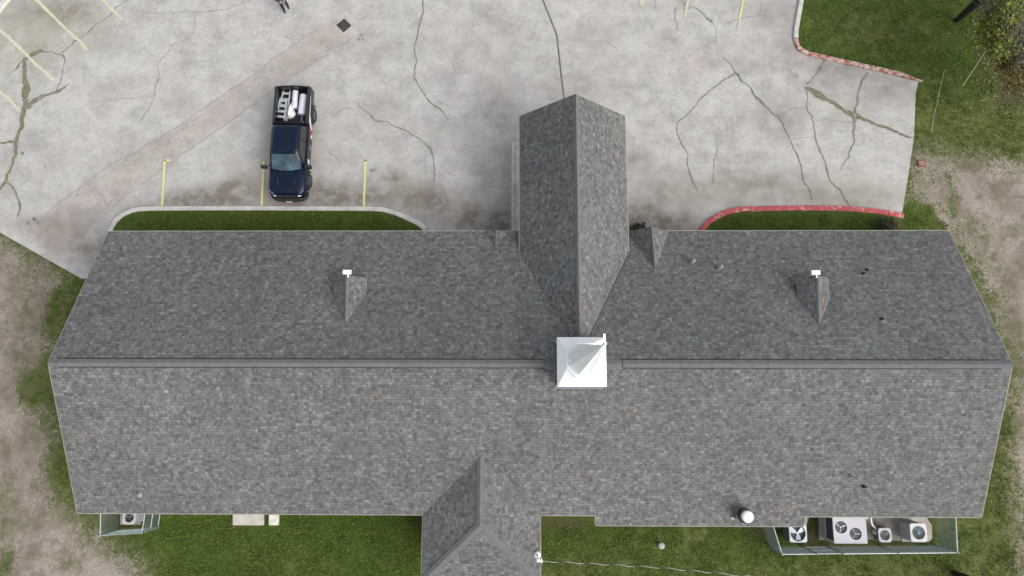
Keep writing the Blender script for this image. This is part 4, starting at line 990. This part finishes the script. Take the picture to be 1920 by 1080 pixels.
def tp_(name, bm, m, parent=truck, smooth=False): fixn(bm); return obj(name, bm, m, parent, smooth)
def bring(y, wv, zt, zb=.42, crown=.03, mid=.95):
    R_ = []
    for (a, z) in ((-.90, zb), (-.985, zb + .12), (-1.0, zb + .35), (-.995, min(mid, zt - .16)), (-.965, zt - .06), (-.90, zt - .012), (-.62, zt + crown * .55), (-.3, zt + crown * .9), (0, zt + crown)): R_.append(Vector((a * wv, y, z)))
    return R_ + [Vector((-p.x, p.y, p.z)) for p in R_[-2::-1]]
yBW = -LH + 2.17           # bed front wall
bm = B()
loft(bm, [bring(yBW, HW, 1.30, crown=0), bring(yBW + .5, HW, 1.30, crown=0), bring(1.05, HW, 1.26), bring(1.55, HW, 1.25, crown=.05)])
body = tp_('body', bm, M_PBLK, smooth=True)
# hood and fenders
bm = B(); loft(bm, [bring(1.45, HW * .995, 1.255, crown=.055), bring(1.75, HW, 1.25, crown=.07), bring(2.3, HW, 1.215, crown=.075), bring(2.65, HW * .985, 1.17, crown=.065), bring(2.86, HW * .955, 1.11, zb=.5, crown=.05), bring(2.97, HW * .90, 1.0, zb=.55, crown=.03), bring(3.01, HW * .84, .86, zb=.6, crown=.02)])
hood = tp_('hood', bm, M_PAINT, smooth=True)
for sx_ in (-1, 1):
    bm = B(); tube(bm, [(sx_ * .50, 1.62, 1.318), (sx_ * .47, 2.1, 1.295), (sx_ * .43, 2.78, 1.185)], [.022, .035, .018], 8); tp_('hood_crease', bm, M_PAINT, hood, True)
bm = B(); box(bm, -.70, .70, 1.50, 1.60, 1.285, 1.325); bevel(bm, .02, 1); tp_('cowl', bm, M_TRIM)
# cab
def cring(z, y0, y1, hx, r): 
    P = rounded_sq(hx, (y1 - y0) / 2, r, z, 4); return [p + Vector((0, (y0 + y1) / 2, 0)) for p in P]
yA, yB_ = yBW + .06, 1.62
bm = B(); loft(bm, [cring(1.24, yA, yB_, .955, .10), cring(1.34, yA + .03, yB_ - .06, .935, .12), cring(1.62, yA + .14, yB_ - .36, .84, .13), cring(1.83, yA + .25, yB_ - .62, .745, .14), cring(1.90, yA + .31, yB_ - .72, .69, .16), cring(1.935, yA + .42, yB_ - .86, .58, .16), cring(1.945, yA + .7, yB_ - 1.1, .35, .14)])
cab = tp_('cab', bm, M_PAINT, smooth=True)
for k in range(6):
    x = -.46 + k * .184
    bm = B(); tube(bm, [(x, yA + .38, 1.922), (x, yA + .6, 1.945), (x, yB_ - 1.0, 1.945), (x, yB_ - .84, 1.922)], [.012, .022, .022, .012], 6); tp_('roof_rib', bm, M_PAINT, cab, True)
def panel(bm, pts, off=.012, nseg=8, fwd=0.0):
    """curved glass quad: pts = BL, BR, TR, TL, bulged outwards a little"""
    a, b, c, d = [Vector(p) for p in pts]; n = (b - a).cross(d - a).normalized()
    if n.z < 0: n = -n
    Vv = []
    for i_ in range(nseg + 1):
        row = []
        for j in range(nseg + 1):
            s_, t_ = j / nseg, i_ / nseg; p = (a.lerp(b, s_)).lerp(d.lerp(c, s_), t_)
            row.append(bm.verts.new(p + n * (off + .05 * (1 - (2 * s_ - 1) ** 2)) + Vector((0, fwd * (1 - t_) * (1 - (2 * s_ - 1) ** 2), 0))))
        Vv.append(row)
    for i_ in range(nseg):
        for j in range(nseg): bm.faces.new((Vv[i_][j], Vv[i_][j + 1], Vv[i_ + 1][j + 1], Vv[i_ + 1][j]))
bm = B(); panel(bm, [(-.80, yB_ - .045, 1.31), (.80, yB_ - .045, 1.31), (.665, yB_ - .66, 1.86), (-.665, yB_ - .66, 1.86)], .02, fwd=.10); tp_('windshield', bm, M_GLASS, smooth=True)
bm = B(); panel(bm, [(-.72, yA + .05, 1.38), (.72, yA + .05, 1.38), (.62, yA + .235, 1.80), (-.62, yA + .235, 1.80)], .012); tp_('rear_window', bm, M_GLASSD, smooth=True)
for s_ in (-1, 1):
    for (ya, yb, yta, ytb) in ((yA + .16, yA + 1.0, yA + .32, yA + .98), (yA + 1.06, yB_ - .30, yA + 1.04, yB_ - .74)):
        bm = B(); a, b, c, d = Vector((s_ * .925, ya, 1.37)), Vector((s_ * .925, yb, 1.37)), Vector((s_ * .765, ytb, 1.80)), Vector((s_ * .765, yta, 1.80)); n = Vector((s_ * .9, 0, .35)) * .014
        bm.faces.new([bm.verts.new(p + n) for p in (a, b, c, d)]); bm.faces.new([bm.verts.new(p) for p in (a, b, c, d)]); tp_('side_window', bm, M_GLASSD)
    bm = B()
    for (ya, yb) in ((yA + .10, yA + 1.02), (yA + 1.05, yB_ - .25)): box(bm, s_ * 1.0 - .012, s_ * 1.0 + .012, ya, yb, .55, 1.16)
    bevel(bm, .01, 1); dr_ = tp_('door', bm, M_PBLK)
    for yy in (yA + .25, yA + 1.2):
        bm = B(); box(bm, s_ * 1.025 - .012, s_ * 1.025 + .012, yy, yy + .2, 1.0, 1.04); tp_('handle', bm, M_CHROME, dr_)
    # mirror on its arm
    bm = B(); tube(bm, [(s_ * .93, yB_ - .20, 1.30), (s_ * 1.10, yB_ - .10, 1.34)], .035, 8); box(bm, s_ * 1.20 - .15, s_ * 1.20 + .15, yB_ - .17, yB_ - .03, 1.24, 1.52, M=None); bevel(bm, .03, 2); tp_('mirror', bm, M_TRIM)
    # headlight wraps the corner
    bm = B(); rr = []
    for (x, y, z0, z1) in ((.60, 3.02, .86, .99), (.78, 2.975, .86, 1.02), (.88, 2.90, .85, 1.05), (.955, 2.72, .86, 1.08)): rr.append([Vector((s_ * x, y, z0)), Vector((s_ * x, y + .02, (z0 + z1) / 2)), Vector((s_ * (x - .01), y - .05, z1)), Vector((s_ * (x - .14), y - .06, z1 - .02)), Vector((s_ * (x - .14), y - .1, z0))])
    loft(bm, rr); tp_('headlight', bm, M_LAMP)
    bm = B(); tube(bm, [(s_ * .66, 2.93, 1.065), (s_ * .80, 2.87, 1.09), (s_ * .92, 2.73, 1.115)], [.018, .028, .018], 6); tp_('headlight_trim', bm, M_CHROME)
    # fender flares
    for yw in (1.98, -1.88):
        bm = B(); rr = []
        for k in range(13):
            a = R(-8 + 196 * k / 12); c, sn = math.cos(a), math.sin(a)
            rr.append([Vector((s_ * (.97 + q), yw + (rad) * c, .43 + rad * sn)) for q, rad in ((0, .56), (.055, .54), (.065, .50), (.0, .48))])
        loft(bm, rr); tp_('fender_flare', bm, M_TRIM)
# grille, bumpers, plate
bm = B(); box(bm, -.58, .58, 2.95, 3.05, .62, .98); 
for k in range(4): box(bm, -.56, .56, 3.05, 3.07, .65 + k * .085, .69 + k * .085)
tp_('grille', bm, M_TRIM)
bm = B(); loft(bm, [[Vector((x, y, .42)), Vector((x * 1.0, y + .07, .46)), Vector((x, y + .07, .64)), Vector((x, y, .68)), Vector((x, y - .1, .68)), Vector((x, y - .1, .42))] for x, y in ((-1.0, 2.72), (-.97, 2.92), (-.78, 3.06), (-.4, 3.12), (0, 3.14), (.4, 3.12), (.78, 3.06), (.97, 2.92), (1.0, 2.72))]); tp_('front_bumper', bm, M_TRIM)
bm = B(); box(bm, -.16, .16, 3.215, 3.23, .47, .62); tp_('licence_plate', bm, M_WHITEM)
bm = B(); box(bm, -.95, .95, -LH - .10, -LH + .02, .50, .68); bevel(bm, .03, 2); tp_('rear_bumper', bm, M_CHROME)
# bed: sides, floor, front wall, tailgate
for s_ in (-1, 1):
    bm = B(); rr = []
    for y in (-LH + .03, -LH + .5, yBW + .01):
        rr.append([Vector((s_ * x, y, z)) for x, z in ((.92, .45), (.985, .58), (1.0, .9), (.995, 1.25), (.975, 1.33), (.94, 1.352), (.86, 1.352), (.84, 1.33), (.84, .70))])
    loft(bm, rr); tp_('bed_side', bm, M_PBLK)
    bm = B(); box(bm, s_ * .90 - .055, s_ * .90 + .055, -LH + .06, yBW - .02, 1.350, 1.368); bevel(bm, .01, 1); tp_('bed_rail', bm, M_TRIM)
    bm = B(); box(bm, s_ * .955 - .035, s_ * .955 + .035, -LH + .012, -LH + .10, .78, 1.24); bevel(bm, .015, 1); tp_('tail_light', bm, M_TAIL)
bm = B(); box(bm, -.84, .84, -LH + .05, yBW, .62, .70)
for k in range(9): x = -.72 + k * .18; box(bm, x - .05, x + .05, -LH + .08, yBW - .04, .70, .712)
for s_ in (-1, 1): box(bm, s_ * .74 - .10, s_ * .74 + .10, -2.25, -1.5, .712, .95)
box(bm, -.84, .84, yBW - .045, yBW - .002, .70, 1.32); tp_('cargo_bed', bm, M_LINER)
bm = B(); rr = []
for x in (-.90, -.5, 0, .5, .90):
    bow = .05 * (1 - (x / .9) ** 2); rr.append([Vector((x, -LH - bow + dy, z)) for dy, z in ((0, .62), (-.02, 1.0), (-.01, 1.30), (.02, 1.345), (.10, 1.345), (.10, .62))])
loft(bm, rr); tg = tp_('tailgate', bm, M_PBLK)
bm = B(); box(bm, -.15, .15, -LH - .085, -LH - .05, 1.10, 1.20); tp_('handle', bm, M_TRIM, tg)
# decals on the driver-side panels
M_DW = mat('white vinyl decal', (.62, .63, .65), .4); M_DR = mat('red vinyl decal', (.30, .025, .03), .4)
S_ = -1  # right side in the photo
def decal(name, pts, m, x=1.006, lift=0):
    bm = B(); P = [Vector((S_ * (x if z < 1.28 else x - (z - 1.28) * .5), y, z)) for y, z in pts]
    loft(bm, [[p for p in P], [p + Vector((S_ * (.006 + lift), 0, 0)) for p in P]]); tp_(name, bm, m)
decal('side_decal', [(-2.65, 1.235), (-2.65, 1.20), (-1.6, 1.14), (-1.15, .86), (-.72, .52), (-.62, .52), (-.9, .95), (-1.2, 1.20), (-1.65, 1.235)], M_DW, 1.002)
decal('side_decal', [(-1.1, 1.19), (-.95, .98), (-.70, .60), (-.35, .58), (-.20, .75), (-.55, .85), (-.80, 1.19)], M_DR, 1.012)
decal('side_decal', [(-.62, .62), (-.5, .60), (-.36, .72), (-.30, .90), (-.42, .82), (-.55, .78)], M_DW, 1.021)
bm = B(); lathe(bm, [(.14, 0), (.14, .008)], 8, (S_ * 1.018, 1.02, .88), axis='x'); lathe(bm, [(.07, 0), (.07, .008)], 6, (S_ * 1.018, 1.14, .80), axis='x'); tp_('door_emblem', bm, M_DW)
bm = B(); box(bm, S_ * 1.02 - .006, S_ * 1.02 + .006, .0, .30, .72, .80); tp_('door_lettering', bm, mat('grey vinyl', (.25, .25, .26), .4))
# wheels
def wheel():
    bm = B(); lathe(bm, [(.27, -.135), (.36, -.14), (.405, -.11), (.41, -.05), (.41, .05), (.405, .11), (.36, .14), (.27, .135)], 28, axis='x', cap=False)
    for k in range(28):
        a = 2 * math.pi * k / 28
        M = Matrix.Rotation(a, 4, 'X'); box(bm, -.11, .11, -.016, .016, .405, .418, M=M)
    fixn(bm); o = obj('wheel', bm, M_BLACK, truck)
    bm = B(); lathe(bm, [(.27, -.12), (.25, -.05), (.08, -.02), (.08, .02), (.25, .09), (.28, .125), (.265, .13)], 24, axis='x')
    for k in range(6):
        M = Matrix.Rotation(k * math.pi / 3, 4, 'X'); box(bm, .02, .11, -.04, .04, .05, .26, M=M)
    fixn(bm); rim = obj('rim', bm, M_RIM, o); return o
w0 = wheel(); first = True
for s_ in (-1, 1):
    for yw in (1.98, -1.88):
        if first: ww = w0; first = False
        else:
            ww = w0.copy(); C.objects.link(ww)
            for ch in [c_ for c_ in w0.children]:
                c2_ = ch.copy(); C.objects.link(c2_); c2_.parent = ww
        ww.parent = truck; ww.location = (s_ * .895, yw, .42); ww.rotation_euler = (0, 0, 0 if s_ > 0 else math.pi)

# ------------------------------------------------------------------ cargo in the bed
M_ALU = mat('dull aluminium', (.46, .49, .50), .45, metal=.35, var=.15, vscale=8)
M_ROLL = mat('white wrapped roll', (.58, .57, .64), .5, var=.06, vscale=8, bump=.3, bscale=14)
M_CLOTH = mat('white plastic sheeting', (.74, .73, .77), .45, bump=.6, bscale=9)
def at(px, py, z): return G(px, py, z)
def ladder(a, b, hw0, hw1, label, nr, m, z, name='step_ladder'):
    A_, B_ = at(*a, z), at(*b, z); t = (B_ - A_); L = t.length; o = empty(name, A_, math.atan2(t.y, t.x), label=label, cat='ladder', group='ladders lying in the truck bed')
    for s_ in (-1, 1):
        bm = B(); rr = [[Vector((x, s_ * hw_ + dy, dz)) for dy, dz in ((-.042, -.03), (.042, -.03), (.042, .03), (-.042, .03))] for x, hw_ in ((0, hw0), (L, hw1))]
        loft(bm, rr); fixn(bm); obj('side_rail', bm, m, o)
    for k in range(nr):
        f = (k + .5) / nr; hw_ = hw0 + (hw1 - hw0) * f; bm = B(); box(bm, L * f - .06, L * f + .06, -hw_, hw_, -.02, .032); bevel(bm, .008, 1); obj('step', bm, m, o)
    for s_ in (-1, 1):
        bm = B(); hw_ = hw1; box(bm, L - .04, L + .06, s_ * hw_ - .045, s_ * hw_ + .045, -.045, .045); bevel(bm, .01, 1); obj('foot', bm, M_VENT, o)
    return o
ladder((538, 170), (528.5, 225), .19, .27, 'grey aluminium step ladder with wide steps, lying lower left in the bed', 5, M_ALU, .86)
o = ladder((532, 184), (525, 224), .17, .25, 'shorter grey ladder stacked on top of the longer one', 4, M_ALU, .98)
def roll(a, b, r, z, label):
    A_, B_ = at(*a, z), at(*b, z); bm = B(); t = (B_ - A_); L = t.length
    prof = [(r * .5, 0), (r * .93, .0), (r, .03)]; 
    for k in range(1, 9): prof.append((r * (1 + .03 * math.sin(k * 2.1)), L * k / 9))
    prof += [(r, L - .03), (r * .93, L), (r * .5, L)]
    lathe(bm, [(q, x) for q, x in prof], 22, axis='x'); fixn(bm)
    o = obj('wrapped_roll', bm, M_ROLL, smooth=True); o.location = A_; o.rotation_euler = (0, 0, math.atan2(t.y, t.x))
    tag(o, label, 'roll', 'white rolls in the truck bed')
roll((554, 171), (552, 203), .165, .90, 'slim white wrapped roll between the ladders and the thicker roll')
roll((570, 178.5), (565.5, 215), .215, .95, 'thick white wrapped roll along the right side of the bed')
# rumpled white sheet
bm = B(); out = [(547, 193), (551.5, 205), (556, 214), (551, 222), (545, 224.5), (541.5, 225), (541, 219), (543, 208)]
c_ = at(547.5, 212, 1.12); ring0 = [at(x, y, .74) for x, y in out]; ring1 = [at(x, y, .74).lerp(c_, .25) + Vector((0, 0, .26 + random.uniform(-.04, .04))) for x, y in out]; ring2 = [at(x, y, .74).lerp(c_, .65) + Vector((0, 0, .06 + random.uniform(-.05, .05))) for x, y in out]
loft(bm, [ring0, ring1, ring2]); fixn(bm); bmesh.ops.subdivide_edges(bm, edges=bm.edges[:], cuts=2, use_grid_fill=True)
for v in bm.verts: v.co += Vector((noise.noise(v.co * 6), noise.noise(v.co * 6 + Vector((3, 3, 3))), noise.noise(v.co * 7))) * .03
tag(obj('plastic_sheet', bm, M_CLOTH, smooth=True), 'crumpled white plastic sheet wedged beside the ladders', 'plastic sheet')
A_ = at(566.5, 219, .76); bm = B(); tube(bm, [A_, at(565, 226, .76)], .025, 8); tube(bm, [at(563.5, 226.5, .76), at(570, 229, .76)], .022, 8)
tag(obj('roller_handle', bm, M_ALU), 'grey tool handle poking out under the thick roll', 'tool')

# ------------------------------------------------------------------ person
def skin_person(loc, rz, label):
    M_TR = mat('black trousers', (.012, .012, .013), .85); M_JK = mat('dark grey jacket', (.020, .021, .020), .85); M_SK = mat('skin', (.30, .215, .185), .6)
    M_SH = mat('black shoes', (.008, .008, .008), .6); M_HR = mat('dark hair', (.02, .014, .01), .7)
    o = empty('person', loc, rz, label=label, cat='person')
    J = {'pel': ((0, 0, .95), .15), 'sp': ((0, .0, 1.15), .18), 'ch': ((0, .01, 1.34), .185), 'nk': ((0, .02, 1.50), .06), 'hd': ((0, .05, 1.62), .095), 'top': ((0, .045, 1.72), .075)}
    for s, n in ((-1, 'l'), (1, 'r')):
        st = .05 if s > 0 else -.08
        J['hip' + n] = ((s * .105, 0, .90), .13); J['kn' + n] = ((s * .13, .05 + st, .50), .098); J['an' + n] = ((s * .135, -.02 + st * 1.6, .10), .07); J['to' + n] = ((s * .15, .17 + st * 1.6, .05), .042)
        J['shd' + n] = ((s * .19, .0, 1.43), .07); J['el' + n] = ((s * .29, .03, 1.15), .068); J['wr' + n] = ((s * .20, .24, 1.08), .045); J['ha' + n] = ((s * .185, .31, 1.09), .036)
    E = [('pel', 'sp'), ('sp', 'ch'), ('ch', 'nk'), ('nk', 'hd'), ('hd', 'top')]
    for n in 'lr': E += [('pel', 'hip' + n), ('hip' + n, 'kn' + n), ('kn' + n, 'an' + n), ('an' + n, 'to' + n), ('ch', 'shd' + n), ('shd' + n, 'el' + n), ('el' + n, 'wr' + n), ('wr' + n, 'ha' + n)]
    for n, s in (('l', -1), ('r', 1)):
        for k in range(5):
            q = (s * (.185 - (k - 1.5) * .02), .37 + (.03, .045, .04, .025, -.03)[k], 1.085) if k < 4 else (s * .13, .33, 1.10)
            J['f%d%s' % (k, n)] = (q, .0095); E.append(('ha' + n, 'f%d%s' % (k, n)))
    bm = B(); lay = bm.verts.layers.skin.verify(); V = {}
    for k, (p, r) in J.items():
        v = bm.verts.new(p); v[lay].radius = (r, r); V[k] = v
    V['pel'][lay].use_root = True
    for a, b in E: bm.edges.new((V[a], V[b]))
    body = obj('body', bm, [M_JK, M_TR, M_SK, M_SH], o)
    md = body.modifiers.new('Skin', 'SKIN'); md.use_smooth_shade = True
    body.modifiers.new('Sub', 'SUBSURF').render_levels = 2; body.modifiers['Sub'].levels = 2
    dg = bpy.context.evaluated_depsgraph_get(); me = bpy.data.meshes.new_from_object(body.evaluated_get(dg)); body.modifiers.clear(); body.data = me
    if not me.materials: 
        for m_ in (M_JK, M_TR, M_SK, M_SH): me.materials.append(m_)
    for p in me.polygons:
        c = p.center; p.use_smooth = True
        p.material_index = 3 if c.z < .11 else 1 if c.z < .93 else 2 if (c.z > 1.49 or (c.y > .255 and c.z < 1.2)) else 0
    bm = B(); bmesh.ops.create_uvsphere(bm, u_segments=18, v_segments=12, radius=.112)
    for v in list(bm.verts):
        if v.co.z < -.02 and v.co.y > .0: v.co.z = -.0
        v.co = Vector((v.co.x * .92, v.co.y * 1.08 + .03, v.co.z * 1.0 + 1.665))
    obj('hair', bm, M_HR, o, True)
    for s in (-1, 1):
        bm = B(); bmesh.ops.create_uvsphere(bm, u_segments=8, v_segments=6, radius=.014, matrix=Matrix.Translation((s * .034, .146, 1.635))); obj('eye', bm, M_HR, o)
        bm = B(); rr = []
        y0 = -.02 + (.05 if s > 0 else -.08) * 1.6
        for y, wd, h in ((-.07, .035, .07), (0, .045, .11), (.10, .047, .085), (.20, .045, .06), (.235, .025, .04)): rr.append([Vector((s * .135 + x * wd, y0 + y, z)) for x, z in ((-1, .0), (1, .0), (1, h * .6), (.6, h), (-.6, h), (-1, h * .6))])
        loft(bm, rr); fixn(bm); bevel(bm, .008, 1); obj('shoe', bm, M_SH, o)
    bm = B(); loft(bm, [[Vector((x, y, z)) for x, y in ((-.09, .40), (.09, .40), (.09, .26), (-.09, .26))] for z in (1.10, 1.15)]); bevel(bm, .01, 1); obj('remote_control', bm, M_VENT, o)
    return o
pp = G(537, 16, 0); skin_person((pp.x, pp.y, .008), R(196), 'person in dark clothes standing in the lot at the top edge')

# ------------------------------------------------------------------ grass blades standing in the lawns
def in_poly(P, x, y): return sdist(P, x, y) > 0
LOTW = W2(LOT); bm = B(); AREAS = [(320, 790, 968, 1110, 9000, 0), (1020, 1930, 990, 1110, 9000, 0), (1850, 1925, 720, 1000, 1600, 0), (1500, 1930, -10, 300, 9000, 0), (150, 330, 980, 1110, 1800, 0), (60, 140, 540, 980, 2200, 0), (1700, 1800, 380, 430, 700, 0), (250, 742, 398, 440, 2600, .1), (1350, 1680, 404, 440, 1500, .1)]
for xa, xb, ya, yb, n, zz in AREAS:
    for k in range(n):
        px, py = random.uniform(xa, xb), random.uniform(ya, yb); p = G(px, py, zz)
        if not zz:
            if in_poly(LOTW, p.x, p.y) or max(sdist(q, p.x, p.y) for q in DIRT) > random.uniform(-.6, .3): continue
            if 1690 > px > 1470 and 960 < py < 1030: continue
            p.z = -.06
        elif abs(p.y - 8.8) > 2 or noise.noise(p * 1.1) < -.25: continue
        if noise.noise(p * .9) + random.uniform(-.5, .5) < -.1: continue
        for b_ in range(3):
            a = random.random() * 6.28; h = random.uniform(.05, .13); d = Vector((math.cos(a), math.sin(a), 0)); w_ = Vector((-d.y, d.x, 0)) * random.uniform(.012, .026); q = p + d * random.uniform(0, .05)
            bm.faces.new([bm.verts.new(v) for v in (q - w_, q + w_, q + d * h * .9 + Vector((0, 0, h)))])
def blade_mat():
    t = NT('grass blades'); k = t.n.new('ShaderNodeNewGeometry')
    col = t.ramp(k.outputs['Random Per Island'], [(0, (.040, .072, .009)), (.5, (.076, .126, .017)), (.85, (.112, .158, .030)), (1, (.19, .18, .07))]); return t.done(col, .8, .2)
tag(obj('grass', bm, blade_mat()), kind='stuff')

# ------------------------------------------------------------------ trees and shrubs
def leaf_mat(name, stops):
    t = NT(name); k = t.n.new('ShaderNodeNewGeometry'); col = t.ramp(k.outputs['Random Per Island'], stops)
    m = t.done(col, .6, .3); t.b.inputs['Transmission Weight'].default_value = 0
    return m
M_LEAFY = leaf_mat('yellow green leaves', [(0, (.06, .085, .012)), (.4, (.115, .15, .018)), (.75, (.21, .22, .03)), (1, (.32, .31, .06))])
M_LEAFB = leaf_mat('browning leaves', [(0, (.055, .045, .02)), (.4, (.10, .075, .03)), (.75, (.15, .095, .03)), (1, (.10, .11, .03))])
M_LEAFO = leaf_mat('dull olive leaves', [(0, (.07, .068, .04)), (.5, (.12, .112, .075)), (1, (.19, .175, .125))])
M_LEAFD = leaf_mat('dark green leaves', [(0, (.006, .012, .005)), (.6, (.018, .030, .010)), (1, (.045, .05, .018))])
M_BARK = mat('grey bark', (.085, .075, .062), .9, var=.3, vscale=6, bump=.5, bscale=12)
def leaves(bm, c, rad, n, size, mi=0, flat=1.0):
    for k in range(n):
        u = Vector((random.gauss(0, 1), random.gauss(0, 1), random.gauss(0, 1) * flat)); u = u.normalized() * (random.random() ** .45)
        p = Vector(c) + Vector((u.x * rad, u.y * rad, u.z * rad * .8))
        ax = Vector((random.gauss(0, 1), random.gauss(0, 1), random.gauss(0, .5))).normalized(); nn = Vector((random.gauss(0, .6), random.gauss(0, .6), 1)).normalized(); b = nn.cross(ax).normalized(); ax = b.cross(nn)
        s = size * random.uniform(.6, 1.4)
        V = [bm.verts.new(p + q) for q in (-ax * s, b * s * .42 + nn * s * .1, ax * s, -b * s * .42 + nn * s * .1)]
        f = bm.faces.new(V); f.material_index = mi
tb = G(1990, 10, 0)
tree = empty('tree', tb, label='thin crowned tree with yellowing leaves at the upper right corner', cat='tree')
bm = B(); tube(bm, [(0, 0, -.1), (.05, .02, 1.5), (-.05, -.1, 3.2)], [.2, .16, .12], 12); obj('trunk', bm, M_BARK, tree, True)
clumps = [((1850, 48), 5.0, .55, 0), ((1862, 72), 4.8, .6, 0), ((1872, 100), 4.2, .5, 0), ((1846, 62), 4.4, .35, 0), ((1885, 85), 5.2, .7, 0), ((1905, 20), 6.6, .7, 0), ((1895, 128), 4.0, .6, 3), ((1910, 140), 4.2, .6, 3), ((1880, 118), 3.8, .45, 3), ((1868, 55), 5.2, .85, 0), ((1855, 66), 4.6, .55, 0), ((1876, 40), 5.6, .8, 0), ((1866, 88), 4.4, .45, 0), ((1900, 6), 6.2, .9, 0), ((1884, -20), 6.0, .9, 0), ((1905, 60), 5.0, 1.2, 2), ((1895, 25), 5.6, 1.0, 2), ((1925, 90), 4.6, 1.1, 2), ((1930, 30), 5.8, 1.3, 2), ((1885, 120), 3.6, .55, 1), ((1910, 118), 3.6, .75, 1), ((1896, 108), 3.8, .7, 1), ((1930, 130), 3.4, .8, 1), ((1950, 60), 5.6, 1.4, 2), ((1960, -20), 6.4, 1.5, 0), ((1990, 90), 4.8, 1.4, 1), ((2030, 10), 6, 1.5, 2), ((1900, 150), 3.0, .8, 1), ((1935, 165), 3.2, .9, 1), ((1915, 40), 6.2, 1.2, 2), ((1940, 100), 5.4, 1.2, 2), ((1878, 75), 4.4, .7, 0), ((1850, 22), 5.4, .5, 2), ((1860, 0), 5.8, .6, 2)]
bmb = B(); bml = B()
for (px, py), z, r, mi in clumps:
    c = G(px, py, z) - tb; leaves(bml, c, r, int((330 if mi != 2 else 170) * r * r) + 60, .085, mi)
    if mi == 0: leaves(bml, c, r * 1.25, 40, .10, mi)
    st = Vector((-.05, -.1, 2.4 + .3 * random.random())); m_ = st.lerp(c, .5) + Vector((random.uniform(-.2, .2), random.uniform(-.2, .2), .3)); tube(bmb, [st, m_, c], [.07, .04, .015], 6)
    for k in range(int(9 * r) + 3):
        e = c + Vector((random.gauss(0, 1), random.gauss(0, 1), random.gauss(0, .6))) * r * .7; s0 = m_.lerp(c, random.uniform(.2, 1)); tube(bmb, [s0, s0.lerp(e, .5) + Vector((0, 0, .08)), e], [.018, .012, .006], 4)
obj('branch', bmb, mat('pale twigs', (.15, .135, .115), .9, var=.2), tree); obj('crown', bml, [M_LEAFY, M_LEAFB, M_LEAFO, leaf_mat('orange leaves', [(0, (.07, .045, .012)), (.5, (.12, .08, .02)), (1, (.19, .15, .035))])], tree)
bm = B()
for k in range(420):
    px, py = random.gauss(1865, 40), random.gauss(110, 55)
    if px < 1770 or (px < 1800 and py < 60): continue
    p = G(px, py, .0); a = random.random() * 6; s = random.uniform(.03, .085)
    bm.faces.new([bm.verts.new(p + Vector((math.cos(a + q) * s * e_, math.sin(a + q) * s * e_, .012 + random.random() * .03))) for q, e_ in ((0, 1), (1.57, .5), (3.14, 1), (4.71, .5))])
tag(obj('fallen_leaves', bm, leaf_mat('fallen leaves', [(0, (.10, .09, .03)), (.6, (.17, .15, .05)), (1, (.36, .33, .18))])), kind='stuff')
def shrub(px, py, r, label, m, n=500, z=.45, name='shrub', stretch=(1, 1)):
    b = G(px, py, 0); o = empty(name, b, label=label, cat='shrub'); bm = B()
    for k in range(7):
        a = k * .9 + random.random(); leaves(bm, (math.cos(a) * r * .5 * stretch[0] * random.random(), math.sin(a) * r * .5 * stretch[1] * random.random(), z * random.uniform(.5, 1.1)), r * .62, n // 7, .05)
    obj('foliage', bm, m, o); bm = B()
    for k in range(6): a = k * 1.05; tube(bm, [(0, 0, 0), (math.cos(a) * r * .5, math.sin(a) * r * .5, z)], [.02, .008], 5)
    obj('stem', bm, M_BARK, o)
shrub(1655, 428, .75, 'dark low shrub at the end of the red edged lawn strip', M_LEAFD, 900)
shrub(1676, 424, .35, 'small brownish bush beside the dark shrub at the eave', M_LEAFB, 200, .35)
shrub(1188, 436, .50, 'dark plant tucked in the corner right of the porch', M_LEAFD, 600, .6)
shrub(1205, 426, .22, 'tiny dark plant just right of the porch corner plant', M_LEAFD, 120, .3)
